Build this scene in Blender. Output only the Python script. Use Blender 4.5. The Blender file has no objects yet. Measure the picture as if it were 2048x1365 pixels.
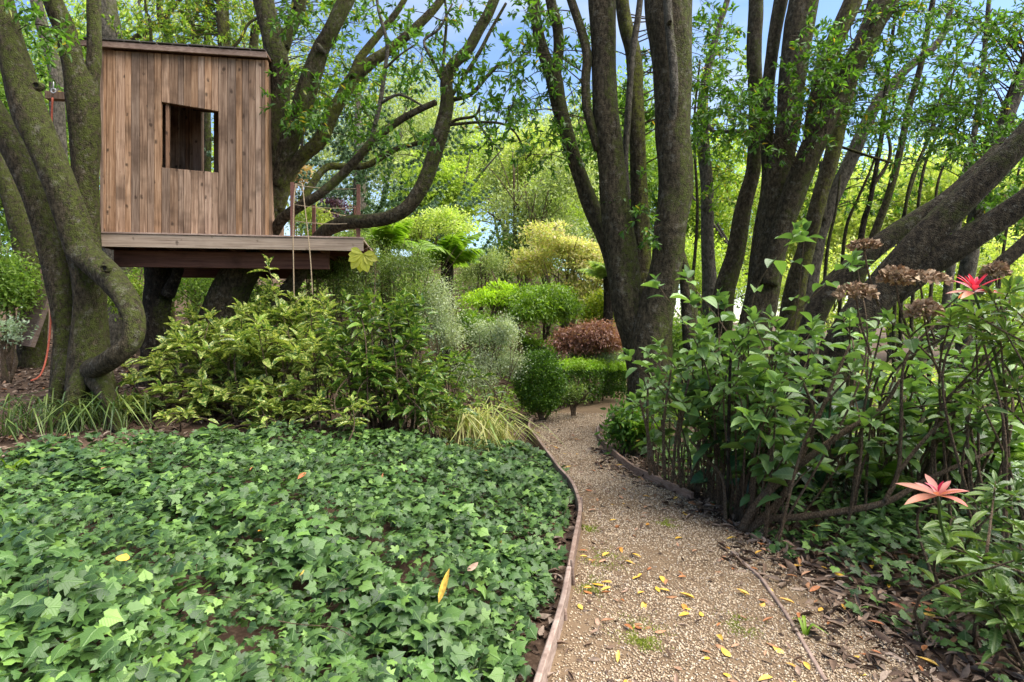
import bpy, math, random
import numpy as np
from mathutils import Vector, Matrix
R = math.radians
rng = np.random.default_rng(7)
random.seed(7)
scn = bpy.context.scene
col = scn.collection

# ------------------------------------------------------------------ camera, sky, sun, exposure
F = 1138.0; HZ = 640.0; CAMZ = 1.6
cd = bpy.data.cameras.new('camera'); cam = bpy.data.objects.new('camera', cd); col.objects.link(cam)
cam.location = (0, 0, CAMZ); cam.rotation_euler = (R(90), 0, 0)
cd.sensor_width = 36; cd.lens = 36 * F / 2048; cd.shift_y = -(682.5 - HZ) / 2048
cd.clip_start = 0.05; cd.clip_end = 600
scn.camera = cam
SAZ, SEL = 92, 54
w = bpy.data.worlds.new('World'); scn.world = w; w.use_nodes = True
wn = w.node_tree.nodes; wl = w.node_tree.links
sky = wn.new('ShaderNodeTexSky'); sky.sky_type = 'NISHITA'; sky.sun_disc = False
sky.sun_elevation = R(SEL); sky.sun_rotation = R(SAZ); sky.air_density = 1.0; sky.dust_density = 0.3; sky.ozone_density = 3.0
bg = wn['Background']; bg.inputs['Strength'].default_value = 0.085
tcw = wn.new('ShaderNodeTexCoord'); mpw = wn.new('ShaderNodeMapping'); mpw.inputs['Scale'].default_value = (1, 1, 2.6); wl.new(tcw.outputs['Generated'], mpw.inputs[0])
nzw = wn.new('ShaderNodeTexNoise'); nzw.inputs['Scale'].default_value = 2.2; nzw.inputs['Detail'].default_value = 6; wl.new(mpw.outputs[0], nzw.inputs['Vector'])
rpw = wn.new('ShaderNodeValToRGB'); rpw.color_ramp.elements[0].position = .50; rpw.color_ramp.elements[1].position = .74; rpw.color_ramp.elements[1].color = (.75, .75, .75, 1); wl.new(nzw.outputs[0], rpw.inputs[0])
mxw = wn.new('ShaderNodeMix'); mxw.data_type = 'RGBA'; wl.new(rpw.outputs[0], mxw.inputs[0]); wl.new(sky.outputs[0], mxw.inputs[6]); mxw.inputs[7].default_value = (4.2, 4.4, 4.8, 1)
wl.new(mxw.outputs[2], bg.inputs['Color'])
sd = bpy.data.lights.new('sun', 'SUN'); sun = bpy.data.objects.new('sun', sd); col.objects.link(sun)
sd.energy = 4.5; sd.angle = R(88); sd.color = (1, .93, .82)
S = Vector((math.sin(R(SAZ)) * math.cos(R(SEL)), math.cos(R(SAZ)) * math.cos(R(SEL)), math.sin(R(SEL))))
sun.rotation_euler = S.to_track_quat('Z', 'Y').to_euler()
scn.view_settings.view_transform = 'Standard'; scn.view_settings.look = 'None'
scn.view_settings.gamma = 1; scn.view_settings.exposure = 1.72; scn.view_settings.use_curve_mapping = False

# ------------------------------------------------------------------ helpers
def P3(px, py, d): return np.array([(px - 1024) / F * d, d, CAMZ - (py - HZ) / F * d])
def proj(P):
    P = np.atleast_2d(P); d = np.maximum(P[:, 1], .05)
    return 1024 + P[:, 0] / d * F, HZ + (CAMZ - P[:, 2]) / d * F, P[:, 1]
def sst(a, b, x):
    t = np.clip((x - a) / (b - a), 0, 1); return t * t * (3 - 2 * t)
def nz(x, y, s=1.0, seed=0):
    x = np.asarray(x) * s; y = np.asarray(y) * s
    return (np.sin(x * 1.3 + y * 2.1 + seed) + np.sin(x * 2.7 - y * 1.9 + seed * 2.3 + 1) * .6 + np.sin(x * 4.9 + y * 5.3 + seed * .7) * .35 + np.sin(-x * 8.7 + y * 7.1 + seed * 3) * .2) / 2.15
def unit(a): return a / np.maximum(np.linalg.norm(a, axis=-1, keepdims=True), 1e-9)
def rdir(n): return unit(rng.normal(size=(n, 3)))
LY = np.array([0, 2.51, 3.03, 3.79, 4.55, 5.2, 5.87, 6.87, 7.9, 8.67, 9.6, 11, 12.1, 13.5, 16, 40])
LX = np.array([-.45, .152, .282, .42, .564, .576, .47, .368, .236, .29, .60, 1.4, 2.1, 3.2, 4.5, 6])
RY = np.array([0, 2.51, 2.94, 3.5, 4.92, 5.87, 7.0, 8.0, 8.67, 10, 11.4, 12.4, 13.5, 16, 40])
RX = np.array([1.55, 1.80, 1.80, 1.74, 1.62, 1.27, 1.175, 1.2, 1.5, 2.0, 2.4, 2.9, 3.9, 5.2, 7])
def xL(y): return np.interp(y, LY, LX)
def xR(y): return np.interp(y, RY, RX)
def g(x, y):
    x = np.asarray(x, float); y = np.asarray(y, float)
    s = xL(y) - x; t = x - xR(y)
    a = sst(.1, 2.6, s) * .30 + sst(1, 5, s) * .12 * np.clip(y - 5, 0, 30)
    c = (1 - sst(4, 9, x)) * (1 - sst(1, 5, s) * .6) * (.25 * np.clip(y - 12, 0, 9) + .12 * np.clip(y - 21, 0, 30))
    e = sst(.1, 1.2, t) * .10 + .02 * nz(x, y, 1.1) * (sst(0, .5, s) + sst(0, .5, t))
    return a + c + e
def gz(x, y): return float(g(x, y))

def put(o, parent=None):
    col.objects.link(o)
    if parent is not None: o.parent = parent
    return o
def mesh(name, V, Fc, mat, uv=None, smooth=True):
    V = np.asarray(V, np.float32); Fc = np.asarray(Fc, np.int32); k = Fc.shape[1]
    me = bpy.data.meshes.new(name); me.vertices.add(len(V)); me.vertices.foreach_set('co', V.ravel())
    me.loops.add(Fc.size); me.loops.foreach_set('vertex_index', Fc.ravel())
    me.polygons.add(len(Fc)); me.polygons.foreach_set('loop_start', np.arange(0, Fc.size, k, dtype=np.int32))
    if uv is not None:
        l = me.uv_layers.new(name='UVMap'); l.data.foreach_set('uv', np.asarray(uv, np.float32)[Fc.ravel()].ravel())
    me.update(calc_edges=True)
    me.polygons.foreach_set('use_smooth', np.full(len(Fc), smooth)); me.materials.append(mat)
    return me
def obj(name, me, parent=None, loc=None, kind=None):
    o = bpy.data.objects.new(name, me); put(o, parent)
    if loc is not None: o.location = loc
    if kind: o['kind'] = kind
    return o
def tag(o, label, cat, group=None):
    o['label'] = label; o['category'] = cat
    if group: o['group'] = group
    return o
def thing(name, label, cat, loc=(0, 0, 0), group=None):
    o = bpy.data.objects.new(name, None); o.empty_display_size = .1; put(o); o.location = tuple(map(float, loc))
    return tag(o, label, cat, group)
def wmesh(name, me_args, parent, kind=None):   # world-space verts under an un-rotated parent
    V = me_args[0] - np.array(parent.location if parent is not None else (0, 0, 0))
    return obj(name, mesh(name, V, *me_args[1:]), parent, kind=kind)

# --- materials
def newmat(n):
    m = bpy.data.materials.new(n); m.use_nodes = True; m.node_tree.nodes.clear()
    return m, m.node_tree.nodes, m.node_tree.links
def ramp(ns, cols, pos=None):
    r = ns.new('ShaderNodeValToRGB'); e = r.color_ramp.elements
    n = len(cols); pos = pos or [i / (n - 1) for i in range(n)]
    e[0].position = pos[0]; e[0].color = (*cols[0], 1); e[1].position = pos[-1]; e[1].color = (*cols[-1], 1)
    for p, c in list(zip(pos, cols))[1:-1]:
        q = e.new(p); q.color = (*c, 1)
    return r
def node(ns, t, **kw):
    n = ns.new(t)
    for k, v in kw.items():
        if k in n.inputs: n.inputs[k].default_value = v
        else: setattr(n, k, v)
    return n
def mixc(ns, ls, f, a, b, mode='MIX'):
    m = ns.new('ShaderNodeMix'); m.data_type = 'RGBA'; m.blend_type = mode
    for i, v in ((0, f), (6, a), (7, b)):
        if hasattr(v, 'links') or isinstance(v, bpy.types.NodeSocket): ls.new(v, m.inputs[i])
        else: m.inputs[i].default_value = v if i == 0 else (*v, 1)
    return m.outputs[2]
def leafmat(name, cols, pos=None, trans=.35, rough=.42, spots=None, vein=None, tcol=1.35, spec=.4):
    m, ns, ls = newmat(name)
    gm = ns.new('ShaderNodeNewGeometry'); oi = ns.new('ShaderNodeObjectInfo')
    ad = node(ns, 'ShaderNodeMath', operation='ADD'); ls.new(gm.outputs['Random Per Island'], ad.inputs[0]); ls.new(oi.outputs['Random'], ad.inputs[1])
    fr = node(ns, 'ShaderNodeMath', operation='FRACT'); ls.new(ad.outputs[0], fr.inputs[0])
    rp = ramp(ns, cols, pos); ls.new(fr.outputs[0], rp.inputs[0]); c = rp.outputs[0]
    tc = ns.new('ShaderNodeTexCoord')
    nt = node(ns, 'ShaderNodeTexNoise', Scale=3.0, Detail=2.0); ls.new(gm.outputs['Position'], nt.inputs['Vector'])
    mr = node(ns, 'ShaderNodeMapRange'); mr.inputs[1].default_value = .3; mr.inputs[2].default_value = .7; mr.inputs[3].default_value = .72; mr.inputs[4].default_value = 1.28
    ls.new(nt.outputs[0], mr.inputs[0])
    hs = ns.new('ShaderNodeHueSaturation'); ls.new(c, hs.inputs['Color']); ls.new(mr.outputs[0], hs.inputs['Value']); c = hs.outputs[0]
    if spots:
        sp = node(ns, 'ShaderNodeTexNoise', Scale=spots[1], Detail=3.0, Roughness=.7); ls.new(gm.outputs['Position'], sp.inputs['Vector'])
        q = ramp(ns, [(0, 0, 0), (1, 1, 1)], [spots[2], spots[2] + .05]); ls.new(sp.outputs[0], q.inputs[0])
        c = mixc(ns, ls, q.outputs[0], c, spots[0])
    bump = None
    if vein:
        sx = ns.new('ShaderNodeSeparateXYZ'); ls.new(tc.outputs['UV'], sx.inputs[0])
        a = node(ns, 'ShaderNodeMath', operation='ABSOLUTE'); ls.new(sx.outputs[0], a.inputs[0])
        k = node(ns, 'ShaderNodeMath', operation='MULTIPLY'); ls.new(a.outputs[0], k.inputs[0]); k.inputs[1].default_value = -.75
        b = node(ns, 'ShaderNodeMath', operation='ADD'); ls.new(sx.outputs[1], b.inputs[0]); ls.new(k.outputs[0], b.inputs[1])
        s = node(ns, 'ShaderNodeMath', operation='MULTIPLY'); ls.new(b.outputs[0], s.inputs[0]); s.inputs[1].default_value = 46.0
        sn = node(ns, 'ShaderNodeMath', operation='SINE'); ls.new(s.outputs[0], sn.inputs[0])
        q = ramp(ns, [(0, 0, 0), (1, 1, 1)], [.86, .99]); ls.new(sn.outputs[0], q.inputs[0])
        q2 = ramp(ns, [(1, 1, 1), (0, 0, 0)], [.012, .05]); ls.new(a.outputs[0], q2.inputs[0])
        mx = node(ns, 'ShaderNodeMath', operation='MAXIMUM'); ls.new(q.outputs[0], mx.inputs[0]); ls.new(q2.outputs[0], mx.inputs[1])
        sc = node(ns, 'ShaderNodeMath', operation='MULTIPLY'); ls.new(mx.outputs[0], sc.inputs[0]); sc.inputs[1].default_value = .45
        c = mixc(ns, ls, sc.outputs[0], c, vein)
        bump = node(ns, 'ShaderNodeBump', Strength=.5, Distance=.004); bump.invert = True; ls.new(mx.outputs[0], bump.inputs['Height'])
    pb = node(ns, 'ShaderNodeBsdfPrincipled', Roughness=rough); pb.inputs['Specular IOR Level'].default_value = spec
    ls.new(c, pb.inputs['Base Color'])
    if bump: ls.new(bump.outputs[0], pb.inputs['Normal'])
    tr = ns.new('ShaderNodeBsdfTranslucent')
    tm = mixc(ns, ls, 1.0, c, (tcol, tcol * 1.05, tcol * .5), 'MULTIPLY'); ls.new(tm, tr.inputs['Color'])
    mx = ns.new('ShaderNodeMixShader'); mx.inputs[0].default_value = trans
    ls.new(pb.outputs[0], mx.inputs[1]); ls.new(tr.outputs[0], mx.inputs[2])
    out = ns.new('ShaderNodeOutputMaterial'); ls.new(mx.outputs[0], out.inputs[0])
    return m
def barkmat(name, c1, c2, moss=(.085, .10, .018), mossamt=.5, scale=1.0, lichen=.22, rough=.95):
    m, ns, ls = newmat(name)
    gm = ns.new('ShaderNodeNewGeometry')
    mp = node(ns, 'ShaderNodeMapping'); mp.inputs['Scale'].default_value = (30 * scale, 30 * scale, 15 * scale); ls.new(gm.outputs['Position'], mp.inputs[0])
    n1 = node(ns, 'ShaderNodeTexNoise', Scale=1.0, Detail=5.0, Roughness=.65); ls.new(mp.outputs[0], n1.inputs['Vector'])
    vo = node(ns, 'ShaderNodeTexVoronoi', Scale=2.6); vo.feature = 'DISTANCE_TO_EDGE'; ls.new(mp.outputs[0], vo.inputs['Vector'])
    r1 = ramp(ns, [tuple(x * .5 for x in c1), c1, c2, tuple(min(1, x * 1.9) for x in c2)], [.3, .42, .6, .78]); ls.new(n1.outputs[0], r1.inputs[0])
    n2 = node(ns, 'ShaderNodeTexNoise', Scale=1.6, Detail=6.0, Roughness=.72); ls.new(gm.outputs['Position'], n2.inputs['Vector'])
    # moss: patchy, thicker on the upper and right-hand sides of every stem
    sx = ns.new('ShaderNodeSeparateXYZ'); ls.new(gm.outputs['True Normal'], sx.inputs[0])
    a = node(ns, 'ShaderNodeMath', operation='MULTIPLY'); ls.new(sx.outputs[0], a.inputs[0]); a.inputs[1].default_value = .20
    b = node(ns, 'ShaderNodeMath', operation='MULTIPLY_ADD'); ls.new(sx.outputs[2], b.inputs[0]); b.inputs[1].default_value = .16; ls.new(a.outputs[0], b.inputs[2])
    d = node(ns, 'ShaderNodeMath', operation='ADD'); ls.new(b.outputs[0], d.inputs[0]); ls.new(n2.outputs[0], d.inputs[1])
    th = .66 - .22 * mossamt
    r2 = ramp(ns, [(0, 0, 0), (1, 1, 1)], [th, th + .14]); ls.new(d.outputs[0], r2.inputs[0])
    n3 = node(ns, 'ShaderNodeTexNoise', Scale=17.0, Detail=8.0, Roughness=.78); ls.new(gm.outputs['Position'], n3.inputs['Vector'])
    mc = ramp(ns, [tuple(x * .45 for x in moss), moss, tuple(min(1, x * 1.9) for x in moss)], [.34, .5, .72]); ls.new(n3.outputs[0], mc.inputs[0])
    # the moss cover is broken up by the finer noise so the bark shows through
    f1 = node(ns, 'ShaderNodeMapRange'); f1.inputs[1].default_value = .40; f1.inputs[2].default_value = .52; ls.new(n3.outputs[0], f1.inputs[0])
    f2 = node(ns, 'ShaderNodeMath', operation='MULTIPLY'); ls.new(r2.outputs[0], f2.inputs[0]); ls.new(f1.outputs[0], f2.inputs[1])
    f3 = node(ns, 'ShaderNodeMath', operation='MULTIPLY'); ls.new(f2.outputs[0], f3.inputs[0]); f3.inputs[1].default_value = .85
    c = mixc(ns, ls, f3.outputs[0], r1.outputs[0], mc.outputs[0])
    n4 = node(ns, 'ShaderNodeTexNoise', Scale=9.0, Detail=5.0, Roughness=.8); ls.new(gm.outputs['Position'], n4.inputs['Vector'])
    r4 = ramp(ns, [(0, 0, 0), (1, 1, 1)], [.66 - lichen * .5, .72 - lichen * .3]); ls.new(n4.outputs[0], r4.inputs[0])
    f5 = node(ns, 'ShaderNodeMath', operation='MULTIPLY'); ls.new(r4.outputs[0], f5.inputs[0]); f5.inputs[1].default_value = .5
    c = mixc(ns, ls, f5.outputs[0], c, (.27, .25, .20))
    h1 = node(ns, 'ShaderNodeMath', operation='MULTIPLY'); ls.new(vo.outputs['Distance'], h1.inputs[0]); h1.inputs[1].default_value = 1.2
    h2 = node(ns, 'ShaderNodeMath', operation='ADD'); ls.new(h1.outputs[0], h2.inputs[0]); ls.new(n1.outputs[0], h2.inputs[1])
    h3 = node(ns, 'ShaderNodeMath', operation='MULTIPLY_ADD'); ls.new(n3.outputs[0], h3.inputs[0]); h3.inputs[1].default_value = 1.3; ls.new(h2.outputs[0], h3.inputs[2])
    bp = node(ns, 'ShaderNodeBump', Strength=1.0, Distance=.06); ls.new(h3.outputs[0], bp.inputs['Height'])
    pb = node(ns, 'ShaderNodeBsdfPrincipled', Roughness=rough); pb.inputs['Specular IOR Level'].default_value = .2
    ls.new(c, pb.inputs['Base Color']); ls.new(bp.outputs[0], pb.inputs['Normal'])
    out = ns.new('ShaderNodeOutputMaterial'); ls.new(pb.outputs[0], out.inputs[0])
    return m
def woodmat(name, cols, grain=(60, 60, 2.2), rough=.8, knots=True, stain=.65):
    m, ns, ls = newmat(name)
    tc = ns.new('ShaderNodeTexCoord'); oi = ns.new('ShaderNodeObjectInfo')
    ofs = node(ns, 'ShaderNodeVectorMath', operation='SCALE'); ls.new(oi.outputs['Location'], ofs.inputs[0]); ofs.inputs['Scale'].default_value = 3.7
    rv = ns.new('ShaderNodeCombineXYZ'); rm = node(ns, 'ShaderNodeMath', operation='MULTIPLY'); ls.new(oi.outputs['Random'], rm.inputs[0]); rm.inputs[1].default_value = 40
    for i in range(3): ls.new(rm.outputs[0], rv.inputs[i])
    ad = node(ns, 'ShaderNodeVectorMath', operation='ADD'); ls.new(tc.outputs['Object'], ad.inputs[0]); ls.new(rv.outputs[0], ad.inputs[1])
    mp = ns.new('ShaderNodeMapping'); mp.inputs['Scale'].default_value = grain; ls.new(ad.outputs[0], mp.inputs[0])
    n1 = node(ns, 'ShaderNodeTexNoise', Scale=1.0, Detail=5.0, Roughness=.6, Distortion=.6); ls.new(mp.outputs[0], n1.inputs['Vector'])
    r1 = ramp(ns, [cols[0], cols[1], cols[2]], [.3, .5, .72]); ls.new(n1.outputs[0], r1.inputs[0]); c = r1.outputs[0]
    mr = node(ns, 'ShaderNodeMapRange'); mr.inputs[3].default_value = .62; mr.inputs[4].default_value = 1.3; ls.new(oi.outputs['Random'], mr.inputs[0])
    hs = ns.new('ShaderNodeHueSaturation'); ls.new(c, hs.inputs['Color']); ls.new(mr.outputs[0], hs.inputs['Value'])
    fr = node(ns, 'ShaderNodeMath', operation='MULTIPLY'); ls.new(oi.outputs['Random'], fr.inputs[0]); fr.inputs[1].default_value = 7.3
    f2 = node(ns, 'ShaderNodeMath', operation='FRACT'); ls.new(fr.outputs[0], f2.inputs[0])
    m3 = node(ns, 'ShaderNodeMapRange'); m3.inputs[3].default_value = .85; m3.inputs[4].default_value = 1.15; ls.new(f2.outputs[0], m3.inputs[0]); ls.new(m3.outputs[0], hs.inputs['Saturation'])
    c = hs.outputs[0]
    n2 = node(ns, 'ShaderNodeTexNoise', Scale=1.7, Detail=4.0, Roughness=.6); ls.new(ad.outputs[0], n2.inputs['Vector'])
    r2 = ramp(ns, [(1, 1, 1), (0, 0, 0)], [.36, .52]); ls.new(n2.outputs[0], r2.inputs[0])
    f4 = node(ns, 'ShaderNodeMath', operation='MULTIPLY'); ls.new(r2.outputs[0], f4.inputs[0]); f4.inputs[1].default_value = stain
    c = mixc(ns, ls, f4.outputs[0], c, tuple(x * .45 for x in cols[0]))
    if knots:
        mk = ns.new('ShaderNodeMapping'); mk.inputs['Scale'].default_value = (8, 8, 5); ls.new(ad.outputs[0], mk.inputs[0])
        vk = node(ns, 'ShaderNodeTexVoronoi', Scale=1.0); ls.new(mk.outputs[0], vk.inputs['Vector'])
        kn = node(ns, 'ShaderNodeTexNoise', Scale=30.0, Detail=3.0); ls.new(ad.outputs[0], kn.inputs['Vector']); kq = node(ns, 'ShaderNodeMath', operation='MULTIPLY_ADD'); ls.new(kn.outputs[0], kq.inputs[0]); kq.inputs[1].default_value = .28; ls.new(vk.outputs['Distance'], kq.inputs[2])
        rk = ramp(ns, [(.85, .85, .85), (0, 0, 0)], [.22, .34]); ls.new(kq.outputs[0], rk.inputs[0])
        c = mixc(ns, ls, rk.outputs[0], c, tuple(x * .3 for x in cols[0]))
    bp = node(ns, 'ShaderNodeBump', Strength=.6, Distance=.004); ls.new(n1.outputs[0], bp.inputs['Height'])
    pb = node(ns, 'ShaderNodeBsdfPrincipled', Roughness=rough); ls.new(c, pb.inputs['Base Color']); ls.new(bp.outputs[0], pb.inputs['Normal']); pb.inputs['Specular IOR Level'].default_value = .25
    out = ns.new('ShaderNodeOutputMaterial'); ls.new(pb.outputs[0], out.inputs[0])
    return m
def islandmat(name, cols, rough=.8, pos=None, spec=.3):
    m, ns, ls = newmat(name)
    gm = ns.new('ShaderNodeNewGeometry'); oi = ns.new('ShaderNodeObjectInfo')
    ad = node(ns, 'ShaderNodeMath', operation='ADD'); ls.new(gm.outputs['Random Per Island'], ad.inputs[0]); ls.new(oi.outputs['Random'], ad.inputs[1])
    fr = node(ns, 'ShaderNodeMath', operation='FRACT'); ls.new(ad.outputs[0], fr.inputs[0])
    rp = ramp(ns, cols, pos); ls.new(fr.outputs[0], rp.inputs[0])
    n2 = node(ns, 'ShaderNodeTexNoise', Scale=60.0, Detail=3.0); ls.new(gm.outputs['Position'], n2.inputs['Vector'])
    mr = node(ns, 'ShaderNodeMapRange'); mr.inputs[1].default_value = .3; mr.inputs[2].default_value = .7; mr.inputs[3].default_value = .7; mr.inputs[4].default_value = 1.25; ls.new(n2.outputs[0], mr.inputs[0])
    hs = ns.new('ShaderNodeHueSaturation'); ls.new(rp.outputs[0], hs.inputs['Color']); ls.new(mr.outputs[0], hs.inputs['Value'])
    pb = node(ns, 'ShaderNodeBsdfPrincipled', Roughness=rough); pb.inputs['Specular IOR Level'].default_value = spec
    ls.new(hs.outputs[0], pb.inputs['Base Color'])
    out = ns.new('ShaderNodeOutputMaterial'); ls.new(pb.outputs[0], out.inputs[0])
    return m
def groundmat(name, layers, bump=.02):
    m, ns, ls = newmat(name); gm = ns.new('ShaderNodeNewGeometry'); c = None; hh = None
    for sc, cols, pos, f in layers:
        n = node(ns, 'ShaderNodeTexNoise', Scale=sc, Detail=6.0, Roughness=.7); ls.new(gm.outputs['Position'], n.inputs['Vector'])
        r = ramp(ns, cols, pos); ls.new(n.outputs[0], r.inputs[0])
        c = r.outputs[0] if c is None else mixc(ns, ls, f, c, r.outputs[0]); hh = n.outputs[0]
    bp = node(ns, 'ShaderNodeBump', Strength=1.0, Distance=bump); ls.new(hh, bp.inputs['Height'])
    pb = node(ns, 'ShaderNodeBsdfPrincipled', Roughness=.95); pb.inputs['Specular IOR Level'].default_value = .15
    ls.new(c, pb.inputs['Base Color']); ls.new(bp.outputs[0], pb.inputs['Normal'])
    out = ns.new('ShaderNodeOutputMaterial'); ls.new(pb.outputs[0], out.inputs[0])
    return m

M = {}
M['bark'] = barkmat('mossy_bark', (.042, .032, .018), (.115, .090, .055), moss=(.075, .092, .016), mossamt=.95)
M['bark_moss'] = barkmat('very_mossy_bark', (.045, .035, .018), (.11, .088, .05), moss=(.13, .145, .02), mossamt=1.1)
M['bark_grey'] = barkmat('grey_bark', (.08, .07, .055), (.19, .165, .13), mossamt=.2, lichen=.3)
M['bark_dark'] = barkmat('dark_bark', (.018, .013, .009), (.05, .038, .026), mossamt=.35)
M['bark_near'] = barkmat('dark_mossy_bark', (.026, .019, .012), (.078, .060, .038), moss=(.055, .065, .014), mossamt=.85)
M['twig'] = barkmat('twig_bark', (.07, .05, .03), (.17, .125, .08), mossamt=.1, scale=3)
M['stem'] = barkmat('shrub_stem_bark', (.14, .095, .06), (.32, .23, .15), mossamt=.05, scale=4)
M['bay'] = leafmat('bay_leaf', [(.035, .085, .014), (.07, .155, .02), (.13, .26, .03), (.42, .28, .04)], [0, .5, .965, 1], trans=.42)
M['bay_light'] = leafmat('sunlit_bay_leaf', [(.06, .13, .015), (.14, .25, .03), (.28, .36, .05), (.42, .26, .04)], [0, .45, .92, 1], trans=.5)  # lighter copy of the bay leaf, sunlight put into its colour
M['ivy'] = leafmat('ivy_leaf', [(.018, .046, .012), (.045, .10, .022), (.09, .175, .036), (.17, .29, .055)], [0, .45, .86, 1], trans=.18, rough=.38, vein=(.13, .22, .07), spec=.4)
M['aucuba'] = leafmat('spotted_laurel_leaf', [(.04, .10, .018), (.085, .17, .028), (.20, .30, .05)], trans=.3, rough=.33, spots=((.52, .54, .17), 42.0, .50), spec=.5)
M['aucuba_dark'] = leafmat('dark_laurel_leaf', [(.035, .085, .015), (.07, .15, .022), (.18, .28, .04)], trans=.3, rough=.33, spots=((.42, .46, .12), 38.0, .56), spec=.55)
M['hydra'] = leafmat('hydrangea_leaf', [(.06, .12, .035), (.11, .20, .05), (.22, .36, .085)], trans=.3, rough=.40, vein=(.11, .20, .08), spec=.5)
M['rhodo'] = leafmat('rhododendron_leaf', [(.04, .09, .018), (.08, .15, .03), (.15, .24, .04)], trans=.22, rough=.34, vein=(.2, .26, .09))
M['bigdark'] = leafmat('philodendron_leaf', [(.018, .06, .025), (.03, .09, .035)], trans=.12, rough=.28, vein=(.06, .14, .06), spec=.6)
M['red_leaf'] = leafmat('red_new_leaf', [(.42, .015, .06), (.62, .03, .10)], trans=.35, rough=.4)
M['pink_leaf'] = leafmat('pink_new_leaf', [(.55, .16, .15), (.6, .26, .16)], trans=.35, rough=.4)
M['pitto'] = leafmat('variegated_leaf', [(.18, .25, .11), (.40, .46, .27), (.62, .66, .48)], trans=.3)
M['fineleaf'] = leafmat('fine_green_leaf', [(.06, .11, .02), (.13, .20, .04), (.26, .33, .09)], trans=.35)
M['lime'] = leafmat('lime_leaf', [(.22, .36, .02), (.38, .55, .04)], trans=.45)
M['lace_green'] = leafmat('laceleaf_green', [(.07, .15, .012), (.14, .25, .022), (.24, .36, .035)], trans=.4)
M['lace_red'] = leafmat('laceleaf_red', [(.16, .07, .055), (.28, .13, .10), (.40, .22, .16)], trans=.35)
M['gold'] = leafmat('golden_maple_leaf', [(.30, .36, .09), (.46, .47, .18), (.52, .40, .24)], trans=.45)
M['pale'] = leafmat('pale_maple_leaf', [(.24, .36, .05), (.42, .52, .12), (.55, .60, .22)], trans=.45)
M['golden_green'] = leafmat('golden_green_leaf', [(.10, .16, .01), (.22, .29, .02), (.38, .40, .04)], trans=.35)
M['silver'] = leafmat('silver_leaf', [(.16, .24, .12), (.36, .44, .30)], trans=.25)
M['box'] = leafmat('box_leaf', [(.035, .085, .010), (.07, .15, .015), (.15, .28, .02)], trans=.3)
M['box_top'] = leafmat('box_top_leaf', [(.22, .38, .02), (.36, .54, .05)], trans=.4)
M['bgA'] = leafmat('sunny_crown_leaf', [(.17, .27, .035), (.29, .40, .06), (.44, .53, .12)], trans=.5)
M['bgB'] = leafmat('grey_green_crown_leaf', [(.14, .20, .06), (.27, .34, .12), (.42, .47, .22)], trans=.4)
M['bgC'] = leafmat('mid_green_crown_leaf', [(.09, .17, .03), (.17, .28, .045), (.28, .40, .08)], trans=.45)
M['bgD'] = leafmat('dark_green_crown_leaf', [(.03, .07, .015), (.06, .12, .02), (.12, .19, .03)], trans=.35)
M['bgY'] = leafmat('yellow_green_crown_leaf', [(.26, .36, .07), (.42, .50, .12), (.58, .60, .24)], trans=.5)
M['purple'] = leafmat('purple_leaf', [(.06, .025, .06), (.12, .05, .10)], trans=.3)
M['orange'] = leafmat('orange_leaf', [(.32, .2, .08), (.42, .3, .14)], trans=.4)
M['arauc'] = leafmat('monkey_puzzle_leaf', [(.06, .115, .06), (.11, .18, .10)], trans=.15)
M['fern'] = leafmat('fern_leaf', [(.12, .22, .02), (.24, .38, .035)], trans=.45)
M['fern_pale'] = leafmat('pale_fern_leaf', [(.20, .30, .08), (.36, .46, .16)], trans=.4)
M['strap'] = leafmat('strap_leaf', [(.035, .07, .018), (.075, .125, .03), (.15, .20, .05)], trans=.25, rough=.35)
M['bamboo'] = leafmat('striped_bamboo_leaf', [(.16, .24, .05), (.36, .38, .12), (.50, .46, .20)], trans=.35)
M['straw'] = islandmat('dry_straw', [(.28, .2, .09), (.42, .33, .16)])
M['dry'] = islandmat('dry_flower', [(.20, .12, .07), (.34, .23, .14), (.46, .34, .22)])
M['litter'] = islandmat('leaf_litter', [(.055, .035, .025), (.12, .075, .05), (.20, .14, .10), (.30, .23, .18), (.30, .12, .04)], pos=[0, .35, .7, .95, 1])
M['yleaf'] = islandmat('yellow_fallen_leaf', [(.56, .32, .03), (.60, .40, .07), (.46, .19, .03)], rough=.5)
M['bleaf'] = islandmat('brown_fallen_leaf', [(.26, .12, .05), (.36, .20, .12), (.20, .15, .12)], rough=.6)
M['oleaf'] = islandmat('orange_fallen_leaf', [(.36, .14, .045), (.28, .10, .04)], rough=.5)
M['gravel'] = islandmat('gravel_stone', [(.13, .085, .055), (.27, .19, .12), (.38, .29, .19), (.54, .45, .33), (.28, .24, .21)], rough=.75, pos=[0, .25, .6, .9, 1])
M['path'] = groundmat('gravel_bed', [(220, [(.04, .027, .018), (.15, .10, .06), (.30, .22, .14)], [.3, .5, .68], 1), (2.2, [(.045, .03, .02), (.13, .09, .055), (.20, .15, .10)], [.3, .52, .75], .45)], .012)
M['mulch'] = groundmat('mulch', [(60, [(.02, .014, .01), (.08, .05, .033), (.2, .14, .10)], [.32, .52, .7], 1), (1.5, [(.04, .025, .018), (.12, .075, .05)], [.35, .65], .45)], .03)
M['mossmat'] = leafmat('moss', [(.13, .17, .012), (.25, .30, .03)], trans=.1, rough=.9)
M['plank'] = woodmat('cedar_plank', [(.12, .066, .038), (.26, .158, .098), (.43, .29, .195)])
M['fascia'] = woodmat('grey_deck_board', [(.20, .135, .095), (.33, .24, .17), (.43, .33, .25)], grain=(2.2, 60, 60), stain=.25)
M['darkwood'] = woodmat('dark_beam', [(.06, .022, .014), (.11, .042, .028), (.14, .06, .04)], grain=(2.2, 40, 40), knots=False)
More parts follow.
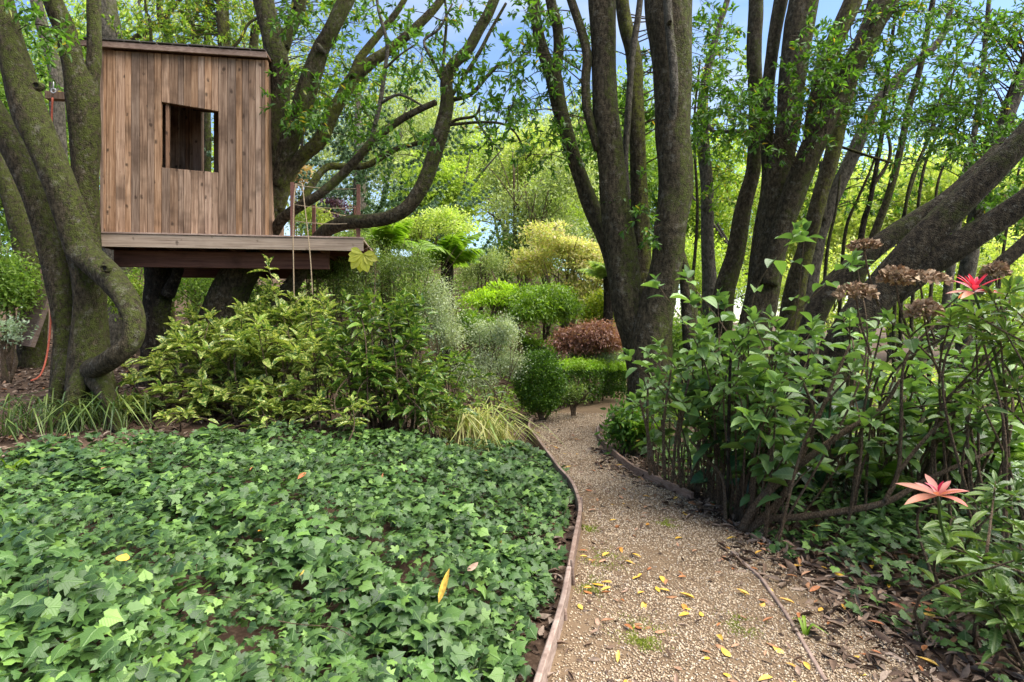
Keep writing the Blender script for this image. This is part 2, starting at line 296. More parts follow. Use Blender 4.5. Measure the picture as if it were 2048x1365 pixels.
M['brownwood'] = woodmat('brown_frame', [(.09, .052, .034), (.17, .10, .065), (.23, .15, .10)], grain=(30, 30, 3))
M['edge'] = woodmat('weathered_edging', [(.13, .085, .065), (.22, .155, .125), (.30, .23, .19)], grain=(14, 14, 60), knots=False, stain=.4)
M['roofing'] = islandmat('roof_shingle', [(.05, .045, .04), (.09, .08, .07)])
M['postm'] = islandmat('rusty_post', [(.14, .06, .045), (.17, .08, .055)])
M['rope'] = islandmat('tan_rope', [(.30, .22, .14), (.34, .26, .17)])
M['redrope'] = islandmat('red_rope', [(.34, .08, .045), (.38, .11, .06)])
M['metal'] = islandmat('galvanised_metal', [(.45, .45, .47), (.5, .5, .52)], rough=.35, spec=.8)
M['hollow_shade'] = islandmat('knot_shade', [(.012, .009, .006), (.02, .015, .01)])
M['whitepost'] = islandmat('pale_post', [(.5, .49, .46), (.55, .54, .5)])

# --- tubes
def cr(pts, step):
    p = np.array(pts, float); n = len(p)
    if n == 2: p = np.array([p[0], p[0] * .67 + p[1] * .33, p[0] * .33 + p[1] * .67, p[1]]); n = 4
    q = np.vstack([2 * p[0] - p[1], p, 2 * p[-1] - p[-2]]); out = []
    for i in range(n - 1):
        a, b, c, d = q[i], q[i + 1], q[i + 2], q[i + 3]
        k = max(2, int(np.linalg.norm((c - b)[:3]) / step)); t = np.linspace(0, 1, k, endpoint=False)[:, None]
        out.append(.5 * ((2 * b) + (c - a) * t + (2 * a - 5 * b + 4 * c - d) * t * t + (3 * b - a - 3 * c + d) * t ** 3))
    out.append(p[-1:]); o = np.vstack(out)
    if o.shape[1] > 3: o[:, 3] = np.clip(o[:, 3], p[:, 3].min() * .9, p[:, 3].max() * 1.05)
    return o
def tube(C, ns, rough=0.0, seed=0.0):
    """C: (n,4) xyz radius -> verts, quad faces"""
    n = len(C); P = C[:, :3]; T = unit(np.gradient(P, axis=0))
    A = np.zeros((n, 3)); ref = np.array([0, 0, 1.0]) if abs(T[0][2]) < .9 else np.array([1.0, 0, 0])
    a = unit(np.cross(T[0], ref))
    for i in range(n):
        a = unit(a - T[i] * (a @ T[i])); A[i] = a
    B = np.cross(T, A); th = np.linspace(0, 2 * np.pi, ns, endpoint=False)
    rr = C[:, 3][:, None] * np.ones((1, ns))
    if rough:
        L = np.concatenate([[0], np.cumsum(np.linalg.norm(np.diff(P, axis=0), axis=1))])[:, None]
        rr = rr * (1 + rough * (np.sin(th * 2 + L * 1.7 + seed) * .5 + np.sin(th * 3 - L * 3.1 + seed * 2) * .35 + np.sin(th * 5 + L * 6.3 + seed) * .25 + np.sin(th * 1 + L * 5.1 + seed * 5) * .4 + np.sin(th * 9 - L * 13 + seed * 4) * .14))
    V = P[:, None, :] + rr[:, :, None] * (np.cos(th)[None, :, None] * A[:, None, :] + np.sin(th)[None, :, None] * B[:, None, :])
    V = V.reshape(-1, 3); i = np.arange(n - 1)[:, None] * ns; j = np.arange(ns)[None, :]; j2 = (j + 1) % ns
    Fq = np.stack([i + j, i + j2, i + ns + j2, i + ns + j], -1).reshape(-1, 4)
    # end caps collapse to a point
    V = np.vstack([V, P[:1], P[-1:] + T[-1:] * C[-1, 3] * .5]); e = len(V)
    k = np.arange(ns); k2 = (k + 1) % ns
    c0 = np.stack([k2, k, np.full(ns, e - 2), np.full(ns, e - 2)], -1); b0 = (n - 1) * ns
    c1 = np.stack([b0 + k, b0 + k2, np.full(ns, e - 1), np.full(ns, e - 1)], -1)
    return V, Fq, np.vstack([c0, c1])[:, :3]
class Tubes:
    def __init__(s): s.V = []; s.F = []; s.n = 0
    def add(s, C, ns, rough=0, seed=0):
        V, Fq, Ft = tube(np.asarray(C, float), ns, rough, seed)
        tri = np.vstack([Fq[:, [0, 1, 2]], Fq[:, [0, 2, 3]], Ft]); s.V.append(V); s.F.append(tri + s.n); s.n += len(V)
    def build(s, name, mat, parent, kind=None):
        return wmesh(name, (np.vstack(s.V), np.vstack(s.F), mat), parent, kind)
def limb_curve(pp, step=.06):
    C = cr([(*P3(a, b, d), wd / 2 / F * d) for a, b, d, wd in pp], step)
    T = np.abs(unit(np.gradient(C[:, :3], axis=0))); ct = 1 / np.sqrt(1 + (C[:, 0] / C[:, 1]) ** 2)   # a wide lens draws off-centre stems wider than they are
    C[:, 3] *= 1 - (1 - ct) * T[:, 2]; return C
SAMPLES = {}; THIN = set()
def limb(parent, pp, mat='bark', name='trunk', ns=20, rough=.09, down=False):
    """pp: image point, distance, width there; down=True carries the stem on into the ground"""
    C = limb_curve(pp); C[:, 3] *= (.9 if parent.name in THIN else .96)
    if down:
        x, y = C[0, 0], C[0, 1]; zg = gz(x, y) - .1
        if C[0, 2] > zg:
            n = max(2, int((C[0, 2] - zg) / .06)); t = np.linspace(0, 1, n, endpoint=False)[:, None]
            r0 = C[0, 3]; ex = np.hstack([np.full((n, 1), x), np.full((n, 1), y), zg + (C[0, 2] - zg) * t, r0 * (1 + .22 * (1 - t) ** 2)])
            C = np.vstack([ex, C])
    t = Tubes(); t.add(C, ns, rough, rng.uniform(0, 9)); o = t.build(name, M[mat], parent)
    SAMPLES.setdefault(parent.name, []).append(C)
    return o

# --- leaf templates : y along the blade, x across, z up
def t_lance(wd=.28, nseg=4, fold=.18, droop=.12, peak=.42, wave=0):
    V = [(0, 0, 0)]; Fc = []; uv = [(0, 0)]; rows = []
    for i in range(1, nseg):
        t = i / nseg; ww = wd * (math.sin(math.pi * t ** (math.log(.5) / math.log(peak)))) ** .8 / 2
        z = -droop * t * t; k = len(V); wv = wave * math.sin(i * 2.4)
        V += [(-ww, t, z + ww * fold * 2 + wv), (0, t, z), (ww, t, z + ww * fold * 2 - wv)]; uv += [(-ww, t), (0, t), (ww, t)]; rows.append(k)
    V.append((0, 1, -droop)); uv.append((0, 1)); e = len(V) - 1
    k = rows[0]; Fc += [(0, k + 1, k), (0, k + 2, k + 1)]
    for a, b in zip(rows, rows[1:]): Fc += [(a, a + 1, b + 1), (a, b + 1, b), (a + 1, a + 2, b + 2), (a + 1, b + 2, b + 1)]
    a = rows[-1]; Fc += [(a, a + 1, e), (a + 1, a + 2, e)]
    return np.array(V, float), np.array(Fc), np.array(uv, float)
def t_diamond(wd=.4):
    return np.array([(0, 0, 0), (-wd / 2, .45, .05), (0, 1, -.05), (wd / 2, .45, .05)], float), np.array([(0, 2, 1), (0, 3, 2)]), np.array([(0, 0), (-.2, .45), (0, 1), (.2, .45)], float)
def t_ivy(v=0):
    r = [(0, .12), (.17, -.03), (.40, .02), (.50, .16), (.36, .30), (.60, .50), (.30, .55), (.16, .72)]
    if v == 1: r = [(0, .10), (.22, -.04), (.46, .12), (.42, .30), (.50, .42), (.33, .58), (.14, .76)]
    if v == 2: r = [(0, .14), (.14, -.02), (.34, -.06), (.44, .12), (.33, .27), (.64, .40), (.44, .52), (.25, .52), (.13, .74)]
    pts = r + [(0, 1)] + [(-x, y) for x, y in reversed(r[1:])]
    rs = np.random.default_rng(v)
    V = [(0, .36, .045)] + [(x, y, -.07 * (x * x + (y - .36) ** 2) * 3 + rs.uniform(-.02, .02)) for x, y in pts]
    n = len(pts); Fc = [(0, 1 + (i + 1) % n, 1 + i) for i in range(n)]
    V = np.array(V, float); V[:, 1] -= 0
    return V, np.array(Fc), V[:, :2].copy()
def t_pebble():
    V = np.array([(1, 0, 0), (-.9, .2, 0), (.1, 1, .1), (-.1, -1, 0), (0, .1, .7), (.2, 0, -.6)], float) * .5
    return V, np.array([(0, 2, 4), (2, 1, 4), (1, 3, 4), (3, 0, 4), (2, 0, 5), (1, 2, 5), (3, 1, 5), (0, 3, 5)]), V[:, :2]
def frames(D, N):
    Y = unit(D); X = unit(np.cross(Y, N)); Z = np.cross(X, Y); return np.stack([X, Y, Z], -1)   # columns
def inst(tmpls, P, D, N, L, choice=None):
    """realise leaf templates -> V, F, uv"""
    n = len(P); Rm = frames(D, N); ch = rng.integers(0, len(tmpls), n) if choice is None else choice
    Vs = []; Fs = []; Us = []; base = 0
    for k, (tv, tf, tu) in enumerate(tmpls):
        ix = np.where(ch == k)[0]
        if not len(ix): continue
        sc = L[ix]; V = np.einsum('nij,vj->nvi', Rm[ix], tv) * sc[:, None, None] + P[ix][:, None, :]
        Fc = tf[None] + (np.arange(len(ix)) * len(tv))[:, None, None] + base
        Vs.append(V.reshape(-1, 3)); Fs.append(Fc.reshape(-1, 3)); Us.append(np.tile(tu, (len(ix), 1))); base += len(ix) * len(tv)
    return np.vstack(Vs), np.vstack(Fs), np.vstack(Us)
def foliage(parent, name, mat, tmpls, P, D, N, L, kind='stuff'):
    V, Fc, U = inst(tmpls, P, D, N, L)
    return wmesh(name, (V, Fc, mat, U), parent, kind)
def leaf_parts(parent, name, mat, tmpls, P, D, N, L, k=300, rest='foliage'):
    """the k leaves that show largest become parts, the rest one stuff part"""
    px, py, d = proj(P); vis = (px > -40) & (px < 2090) & (py > -40) & (py < 1400) & (d > .3)
    score = np.where(vis, L / np.maximum(d, .3), 0) * rng.uniform(.9, 1.1, len(P))
    o = np.argsort(-score); big = o[:k]; small = o[k:]
    mes = [mesh(name, tv, tf, mat, tu) for tv, tf, tu in tmpls]
    Rm = frames(D, N); pl = np.array(parent.location)
    for i in big:
        o = bpy.data.objects.new(name, mes[int(rng.integers(0, len(mes)))]); put(o, parent)
        mt = Matrix([list(r) for r in (Rm[i] * L[i])]).to_4x4(); mt.translation = Vector(P[i] - pl); o.matrix_local = mt
    if len(small): foliage(parent, rest, mat, tmpls, P[small], D[small], N[small], L[small])
def clumpy(c, r, nc, m, sig, flat=1.0, shell=.4, zmin=-.6, droop=.0, seed=0):
    d = rdir(int(nc * 2)); d = d[d[:, 2] > zmin][:nc]; nc = len(d)
    lump = 1 + .2 * nz(np.arctan2(d[:, 1], d[:, 0]) * 1.5, d[:, 2] * 3, 1, seed) + rng.uniform(-.1, .1, nc)
    pos = np.array(c) + np.array(r) * d * (lump * (1 - shell * rng.uniform(0, 1, nc) ** 1.4))[:, None]
    P = np.repeat(pos, m, 0) + rng.normal(size=(nc * m, 3)) * sig * np.array([1, 1, flat])
    D = unit(np.repeat(d, m, 0) * .7 + rng.normal(size=(nc * m, 3)) * .8 + np.array([0, 0, -droop]))
    N = unit(rng.normal(size=(nc * m, 3)) * .7 + np.array([0, 0, 1.0]))
    return P, D, N
def joined(*a): return [np.concatenate(x) for x in zip(*a)]
DIA = [t_diamond(.34), t_diamond(.48)]
NAR = [t_diamond(.2), t_diamond(.28)]
LAN = [t_lance(.34, 4), t_lance(.38, 4, droop=.22, fold=.12), t_lance(.32, 4, fold=.3, droop=-.1)]
BOXT = [t_diamond(.62), t_diamond(.8)]
IVY = [t_ivy(0), t_ivy(1), t_ivy(2)]

# ------------------------------------------------------------------ ground, path
def sheet(name, xs, ys, zf, mat, kind='structure'):
    X, Y = np.meshgrid(xs, ys); Z = zf(X, Y); V = np.stack([X, Y, Z], -1).reshape(-1, 3)
    n, m = X.shape; i = np.arange(n - 1)[:, None] * m; j = np.arange(m - 1)[None, :]
    Fc = np.stack([i + j, i + j + 1, i + m + j + 1, i + m + j], -1).reshape(-1, 4)
    return obj(name, mesh(name, V, Fc, mat), kind=kind)
xs = np.concatenate([np.linspace(-250, -16, 24), np.linspace(-15, 15, 260), np.linspace(16, 250, 24)])
ys = np.concatenate([np.linspace(-60, -3, 12), np.linspace(-2, 14, 170), np.linspace(14.5, 40, 52), np.linspace(45, 300, 20)])
sheet('ground', xs, ys, lambda X, Y: g(X, Y) - .012 + .012 * nz(X, Y, 6, 3) * (1 - sst(-.05, .05, X - xL(Y) - .0) * (1 - sst(-.05, .05, X - xR(Y)))), M['mulch'])
py_ = np.linspace(-1, 14, 300); tt = np.linspace(0, 1, 26)
Xp = xL(py_)[:, None] * (1 - tt) + (xR(py_)[:, None] - .02) * tt; Yp = np.repeat(py_[:, None], 26, 1)
def pathz(x, y): return g(x, y) + .010 + .006 * nz(x, y, 3, 1)
V = np.stack([Xp, Yp, pathz(Xp, Yp)], -1).reshape(-1, 3)
i = np.arange(299)[:, None] * 26; j = np.arange(25)[None, :]
path = obj('gravel_path', mesh('gravel_path', V, np.stack([i + j, i + j + 1, i + 27 + j, i + 26 + j], -1).reshape(-1, 4), M['path']), kind='structure')
n = 80000
yy = 2.2 + 7.5 * rng.uniform(0, 1, n) ** 1.9; u = rng.uniform(0, 1, n)
xx = xL(yy) + .02 + (xR(yy) + rng.normal(0, .10, n) - xL(yy)) * u
bare = nz(xx, yy, 2.4, 5) + .55 * np.exp(-((xx - xL(yy)) / .25) ** 2) * nz(yy, yy * 0, 3) + .5 * np.exp(-((xx - xL(yy)) / .16) ** 2)
k = rng.uniform(-.3, 1.2, n) > bare * .9; xx, yy = xx[k], yy[k]; n = len(xx)
P = np.stack([xx, yy, pathz(xx, yy) + .002], -1)
foliage(path, 'gravel', M['gravel'], [t_pebble()], P, unit(rng.normal(size=(n, 3)) * [1, 1, .3]), unit(rng.normal(size=(n, 3)) * .4 + [0, 0, 1]), rng.uniform(.0055, .0135, n) * (1 + .07 * yy))
# moss cushions on the gravel
PP = []
for (a, b, ra) in [(1205, 1125, .14), (1280, 1270, .12), (1335, 1050, .07), (1290, 1290, .06), (1185, 1180, .07), (1480, 1255, .07), (1290, 955, .06), (1180, 1060, .06), (1510, 985, .05)]:
    d = 1821 / (b - 640); c = P3(a, b, d); m = 1300
    q = rng.normal(size=(m, 2)) * ra * np.array([1, 1.3]) * .6; x = c[0] + q[:, 0]; y = c[1] + q[:, 1]; kk = (nz(x, y, 14, 2) > -.2); x = x[kk]; y = y[kk]
    PP.append(np.stack([x, y, pathz(x, y)], -1))
P = np.vstack(PP); n = len(P)
foliage(path, 'moss', M['mossmat'], NAR, P, unit(rng.normal(size=(n, 3)) * .8 + [0, 0, .8]), rdir(n), rng.uniform(.008, .018, n))

# edging boards : bent timber strips, a few lengths each with its own piece
def board(ys0, ys1, f, side, name, h=.10, th=.028, label=None, lean=0):
    y = np.linspace(ys0, ys1, max(6, int(abs(ys1 - ys0) / .07))); x = f(y)
    T = unit(np.stack([np.gradient(x), np.gradient(y)], -1)); Nn = np.stack([T[:, 1], -T[:, 0]], -1) * th / 2
    gg = np.minimum(g(x - .1, y), g(x + .1, y)); zt = g(x, y) + h + .008 * nz(y, x, 2.5, ys0)
    a = np.stack([x - Nn[:, 0], y - Nn[:, 1]], -1); b = np.stack([x + Nn[:, 0], y + Nn[:, 1]], -1)
    b2 = b + lean * np.stack([np.ones(len(y)), np.zeros(len(y))], -1); a2 = a + lean * np.stack([np.ones(len(y)), np.zeros(len(y))], -1)
    ring = [np.c_[a2, gg - .06], np.c_[a, zt - .004], np.c_[a + (b - a) * .2, zt], np.c_[b - (b - a) * .2, zt], np.c_[b, zt - .004], np.c_[b2, gg - .06]]
    V = np.stack(ring, 1).reshape(-1, 3); n = len(y); i = np.arange(n - 1)[:, None] * 6; j = np.arange(6)[None, :]; j2 = (j + 1) % 6
    Fc = np.stack([i + j, i + j2, i + 6 + j2, i + 6 + j], -1).reshape(-1, 4)
    e = (n - 1) * 6; Fc = np.vstack([Fc, [(0, 1, 2, 5), (2, 3, 4, 5), (e, e + 5, e + 2, e + 1), (e + 2, e + 5, e + 4, e + 3)]])
    return V, Fc
def edging(label, segs, f, side, **kw):
    t = thing('path_edging', label, 'edging', (float(f(segs[0][0])), segs[0][0], 0))
    for a, b in segs:
        V, Fc = board(a, b, f, side, 'board', **kw); o = wmesh('board', (V, Fc, M['edge'], None, False), t)
    return t
fL = lambda y: np.interp(y, np.linspace(0, 10, 300), np.convolve(np.pad(xL(np.linspace(0, 10, 300)), 12, mode='edge'), np.hanning(25) / np.hanning(25).sum(), 'valid')) - .01
eL = edging('long curved timber edging board between the ivy bed and the gravel path', [(1.6, 3.42), (3.45, 4.72), (4.74, 6.6), (6.62, 8.75)], fL, 1, h=.115)
# little stakes against the board
for a, b in ((3.42, .05), (4.7, .03), (3.0, -.03)):
    x = float(fL(a)) + .028; t = Tubes(); t.add([(x, a, -.05, .012), (x - .01, a + .01, .10 + b, .010)], 5); t.build('stake', M['edge'], eL)
ry = np.array([4.9, 5.4, 5.87, 6.4, 7, 7.5, 8.0, 8.4, 8.8, 9.3]); rx = np.array([1.62, 1.45, 1.27, 1.2, 1.15, 1.14, 1.20, 1.36, 1.6, 1.95])
fR = lambda y: np.interp(y, ry, rx)
edging('short curved timber edging board on the right bend of the path', [(5.0, 7.0), (7.02, 8.9)], fR, 1, h=.09)
fB = lambda y: np.interp(y, [1.8, 2.51, 2.94, 3.5, 4.0], [1.27, 1.38, 1.46, 1.526, 1.50])
edging('thin half buried edging strip running through the gravel at lower right', [(1.8, 3.9)], fB, 1, h=.022, th=.02)

# ------------------------------------------------------------------ leaf litter on the beds
def litter_pts(n, xr, yr, cond):
    x = rng.uniform(*xr, n); y = yr[0] + (yr[1] - yr[0]) * rng.uniform(0, 1, n) ** 1.25; k = cond(x, y); x = x[k]; y = y[k]
    return np.stack([x, y, g(x, y) + rng.uniform(0, .025, len(x))], -1)
def litter(n, xr, yr, cond, lo, hi, label):
    P = litter_pts(n, xr, yr, cond); n = len(P)
    o = foliage(None, 'leaf_litter', M['litter'], [t_lance(.34, 3, fold=.5, droop=.2), t_lance(.26, 3, fold=.8, droop=-.2), t_lance(.4, 3, fold=-.4, droop=.1)], P,
            unit(rng.normal(size=(n, 3)) * [1, 1, .22]), unit(rng.normal(size=(n, 3)) * .45 + [0, 0, 1]), rng.uniform(lo, hi, n)); tag(o, label, 'leaf litter')
litter(9000, (.9, 4.2), (2.0, 7), lambda x, y: x > xR(y) - .22 + .25 * nz(x, y, 3), .05, .11, 'brown leaf litter under the shrubs on the right side of the path')
litter(17000, (-11, 0), (4.6, 15), lambda x, y: (y > 4.7) & ((x < -2.2) | (y < 7.6)), .05, .12, 'brown leaf litter around the leaning trees on the left')
litter(5000, (-2.0, 2.0), (5.4, 13), lambda x, y: x < xL(y) - .02, .04, .09, 'pinkish brown leaf litter beside the far bend of the path')
litter(1800, (-.7, .7), (1.9, 5.6), lambda x, y: (x < xL(y) - .03) & (x > xL(y) - .55), .05, .11, 'dry leaves in the gap between the ivy and the edging board')
litter(2600, (0, 1.9), (2.0, 9.5), lambda x, y: (x > xL(y) + .03) & (x < xR(y)) & (rng.uniform(0, 1, len(x)) < .25 + .75 * np.exp(-((x - xL(y)) / .25) ** 2)), .02, .06, 'small brown leaf scraps scattered over the gravel')

# ------------------------------------------------------------------ treehouse
A0 = P3(195, 0, 7.3)[:2]; A1 = P3(730, 0, 7.8)[:2]; ang = math.atan2(A1[1] - A0[1], A1[0] - A0[0]); Ld = float(np.hypot(*(A1 - A0)))
ZD = 2.70
th = thing('treehouse', 'unpainted cedar plank treehouse with a crooked window on a deck between the mossy trunks', 'treehouse', (A0[0], A0[1], ZD))
th.rotation_euler = (0, 0, ang)
# local frame: x along the deck front, y into the house, z up from deck top
def boxv(x0, x1, y0, y1, z0, z1, ztop2=None, zbot2=None):
    zt = z1 if ztop2 is None else ztop2; zb = z0 if zbot2 is None else zbot2
    V = [(x0, y0, z0), (x1, y0, zb), (x1, y1, zb), (x0, y1, z0), (x0, y0, z1), (x1, y0, zt), (x1, y1, zt), (x0, y1, z1)]
    return V
BF = [(0, 3, 2, 1), (4, 5, 6, 7), (0, 1, 5, 4), (1, 2, 6, 5), (2, 3, 7, 6), (3, 0, 4, 7)]
def bevel(me, wdt=.003):
    import bmesh
    bm = bmesh.new(); bm.from_mesh(me); bmesh.ops.bevel(bm, geom=bm.edges[:], offset=wdt, segments=1, affect='EDGES', profile=.5); bm.to_mesh(me); bm.free()
def boxes(name, lst, mat, parent, bev=.003):
    """one mesh from boxes; origin at first box's centre so object-space grain follows the piece"""
    V = []; Fc = []
    for b in lst:
        v = boxv(*b); Fc += [tuple(q + len(V) for q in f) for f in BF]; V += v
    V = np.array(V, float); c = V[:8].mean(0)
    o = obj(name, mesh(name, V - c, Fc, mat, smooth=False), parent, loc=tuple(c)); 
    if bev: bevel(o.data, bev)
    return o
Hh = 2.36
wall = boxes('front_wall', [(.07, .11, .02, .06, .0, Hh), (2.02, 2.06, .02, .06, 0, Hh), (.11, 2.02, .02, .06, 0, .05), (.11, 2.02, .02, .06, Hh - .05, Hh), (.80, .84, .02, .06, .05, Hh - .05), (1.47, 1.51, .02, .06, .05, Hh - .05)], M['brownwood'], th)
wo = np.array(wall.location)
xb = np.array([565, 585, 635, 685, 720, 765, 808, 845, 885, 930, 975, 1005, 1045, 1085, 1120, 1160, 1195, 1245, 1290, 1325, 1360, 1397, 1430, 1450]) / 2.73
# pixel column -> local x on the slanted wall
def lx(px):
    t = (px - 1024) / F; ca, sa = math.cos(ang), math.sin(ang)
    return float((t * A0[1] - A0[0]) / (ca - t * sa))
WX0, WX1 = lx(323), lx(432)
def wz(px, py):
    x = lx(px); d = A0[1] + x * math.sin(ang); return float(CAMZ - (py - HZ) / F * d - ZD)
wt0, wt1, wb0, wb1 = wz(323, 205), wz(432, 223), wz(323, 336), wz(432, 346)
def wtop(x): return wt0 + (wt1 - wt0) * (x - WX0) / (WX1 - WX0)
def wbot(x): return wb0 + (wb1 - wb0) * (x - WX0) / (WX1 - WX0)
for a, b in zip(xb, xb[1:]):
    x0, x1 = lx(a) + .0025, lx(b) - .0025; y0 = -.002 - rng.uniform(0, .007)
    cx = (x0 + x1) / 2; pcs = []
    if x1 < WX0 + .02 or x0 > WX1 - .02: pcs = [(x0, x1, y0 - .016, .018, -.012 + rng.uniform(-.008, .0), Hh)]
    else: pcs = [(x0, x1, y0 - .016, .018, wtop(x0), Hh, None, wtop(x1)), (x0, x1, y0 - .016, .018, -.01, wbot(x0), wbot(x1), None)]
    for p_ in pcs:
        o = boxes('plank', [p_], M['plank'], wall); o.location = Vector(o.location) - Vector(wo)
# corner trim, window sill
boxes('corner_trim', [(.045, .082, -.035, .055, -.01, Hh)], M['plank'], th)
boxes('corner_trim', [(2.045, 2.075, -.03, .05, -.01, Hh)], M['plank'], th)
boxes('window_sill', [(WX0 + .004, WX1 - .004, .02, .09, wb0 - .035, wb0 - .012, wb1 - .012, wb1 - .035)], M['brownwood'], th)
boxes('window_head', [(WX0 - .03, WX1 + .03, .062, .10, wt0 + .01, wt0 + .09, wt1 + .09, wt1 + .01)], M['darkwood'], th)
DP = 1.0
def bxl(p):
    t = (p - 1024) / F; ca, sa = math.cos(ang), math.sin(ang)
    return float((t * (A0[1] + DP * ca) - A0[0] + DP * sa) / (ca - t * sa))
ja, jb, jc = bxl(391), bxl(407), bxl(427)
# roof: low slab with shingled top and front fascia
rf = boxes('roof', [(-.18, 2.08, -.08, DP + .15, Hh + .055, Hh + .085)], M['brownwood'], th)
ro = np.array(rf.location)
o = boxes('fascia_board', [(-.18, 2.09, -.11, -.083, Hh + .0, Hh + .075)], M['edge'], rf); o.location = Vector(o.location) - Vector(ro)
for r_ in range(5):
    for c_ in range(12):
        x0 = -.2 + c_ * .19 + (r_ % 2) * .03; y0 = -.13 + r_ * .26
        o = boxes('shingle', [(x0, x0 + .182, y0, y0 + .29, Hh + .088 + rng.uniform(0, .006), Hh + .10 + rng.uniform(0, .008))], M['roofing'], rf, bev=0); o.location = Vector(o.location) - Vector(ro); o.rotation_euler = (R(1.5), 0, 0)
# other walls : left side, back with an opening, right side closed up solid to darken the interior
def pwall(name, segs, along, fixed, studs):
    w_ = boxes(name, studs, M['brownwood'], th); o0 = np.array(w_.location)
    for (a, b, z0, z1) in segs:
        n = max(1, round((b - a) / .12)); e = np.linspace(a, b, n + 1)
        for p, q in zip(e, e[1:]):
            bx = (p + .003, q - .003, fixed, fixed + .018, z0, z1) if along == 'x' else (fixed, fixed + .018, p + .003, q - .003, z0, z1)
            o = boxes('plank', [bx], M['plank'], w_, bev=0); o.location = Vector(o.location) - Vector(o0)
pwall('side_wall', [(.06, DP, 0, Hh)], 'y', .085, [(.11, .15, .3, .34, 0, Hh), (.11, .15, .7, .74, 0, Hh), (.11, .14, .06, DP, 1.1, 1.15)])
bx0, bx1 = 1.62, 1.95
pwall('back_wall', [(.0, ja, 0, Hh), (jb, jc, 0, .5), (ja, jc, 2.05, Hh), (jc, 2.03, 0, Hh)], 'x', DP, [(.68, .72, DP - .05, DP - .003, 0, Hh), (.86, .90, DP - .05, DP - .003, 0, Hh), (1.3, 1.34, DP - .05, DP - .003, 0, Hh), (1.5, 1.55, DP - .06, DP - .003, 0, Hh), (.11, 2.0, DP - .05, DP - .003, Hh - .1, Hh)])
pwall('side_wall', [(.06, DP, 0, Hh)], 'y', 2.03, [(1.985, 2.025, .3, .34, 0, 1.95), (1.985, 2.025, .81, .85, 0, 1.95), (1.985, 2.025, .3, .85, 1.95, 2.0)])
boxes('door_jamb', [(ja, jb, DP - .10, DP + .02, 0, 2.05)], M['brownwood'], th)
boxes('door_head', [(ja, jc + .06, DP - .10, DP - .055, 1.95, 2.05)], M['brownwood'], th)
for q in range(5): boxes('rafter', [(.12 + q * .44, .16 + q * .44, .06, DP, Hh - .08, Hh + .05)], M['brownwood'], th)
# deck
fa = boxes('deck_fascia', [(-.02, Ld + .0, -.22, -.185, -.185, -.025)], M['fascia'], th)
boxes('deck_trim', [(-.06, Ld, -.235, -.10, -.022, .0)], M['edge'], th)
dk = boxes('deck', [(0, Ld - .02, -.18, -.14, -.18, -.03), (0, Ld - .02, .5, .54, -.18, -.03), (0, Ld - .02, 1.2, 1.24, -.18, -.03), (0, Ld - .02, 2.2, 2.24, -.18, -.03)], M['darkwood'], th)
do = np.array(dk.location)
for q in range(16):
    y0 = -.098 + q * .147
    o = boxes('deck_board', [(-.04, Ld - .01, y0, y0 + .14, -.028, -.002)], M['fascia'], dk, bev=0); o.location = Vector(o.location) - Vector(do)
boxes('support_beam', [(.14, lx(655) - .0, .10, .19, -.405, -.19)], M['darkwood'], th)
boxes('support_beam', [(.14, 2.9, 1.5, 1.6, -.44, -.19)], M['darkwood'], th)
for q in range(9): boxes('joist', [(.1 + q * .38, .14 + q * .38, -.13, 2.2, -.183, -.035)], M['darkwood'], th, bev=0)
# railing
rl = [(589, 360, 0), (719, 373, 0), (600, 405, 1.0), (655, 392, 1.9)]
rp = []
for (a, b, yo) in rl:
    x = lx(a) if yo == 0 else {600: lx(590) + .08, 655: 3.0}[a]; hgt = {0: .72, 1.0: .62, 1.9: .80}[yo]
    y = -.12 + yo; o = boxes('rail_post', [(x - .024, x + .024, y - .024, y + .024, 0, hgt)], M['postm'], th); rp.append((x, y, hgt))
t = Tubes()
def lrope(a, b, sag, r=.005):
    q = np.linspace(0, 1, 12)[:, None]; c = np.array(a) * (1 - q) + np.array(b) * q; c[:, 2] -= sag * 4 * (q * (1 - q))[:, 0]
    return np.c_[c, np.full(12, r)]
def lobj(name, curves, mat, ns=6):
    Vs = []; Fs = []; n = 0
    for c in curves:
        V, Fq, Ft = tube(c, ns); tri = np.vstack([Fq[:, [0, 1, 2]], Fq[:, [0, 2, 3]], Ft]); Vs.append(V); Fs.append(tri + n); n += len(V)
    return obj(name, mesh(name, np.vstack(Vs), np.vstack(Fs), mat), th)
(p0, p1, p2, p3) = rp
for z in (.97, .6, .3):
    lobj('rail_rope', [lrope((p0[0], p0[1], p0[2] * z), (p1[0], p1[1], p1[2] * z * .96), .03)], M['rope'])
    lobj('rail_rope', [lrope((p1[0], p1[1], p1[2] * z * .96), (p3[0], p3[1], p3[2] * z * .8), .02)], M['rope'])
    lobj('rail_rope', [lrope((p2[0], p2[1], p2[2] * z), (p3[0], p3[1], p3[2] * z * .8), .03)], M['rope'])
# left-hand lean-to eave and swing beam
boxes('swing_beam', [(-.82, .08, .35, .45, 1.83, 1.93)], M['plank'], th)
for q in range(4): boxes('eave_board', [(-.62 + q * .09, -.54 + q * .09, .5, 1.6, 1.28 + q * .12, 1.30 + q * .12)], M['plank'], th)
boxes('outer_post', [(-.50, -.44, .65, .71, -.15, 1.45)], M['whitepost'], th)
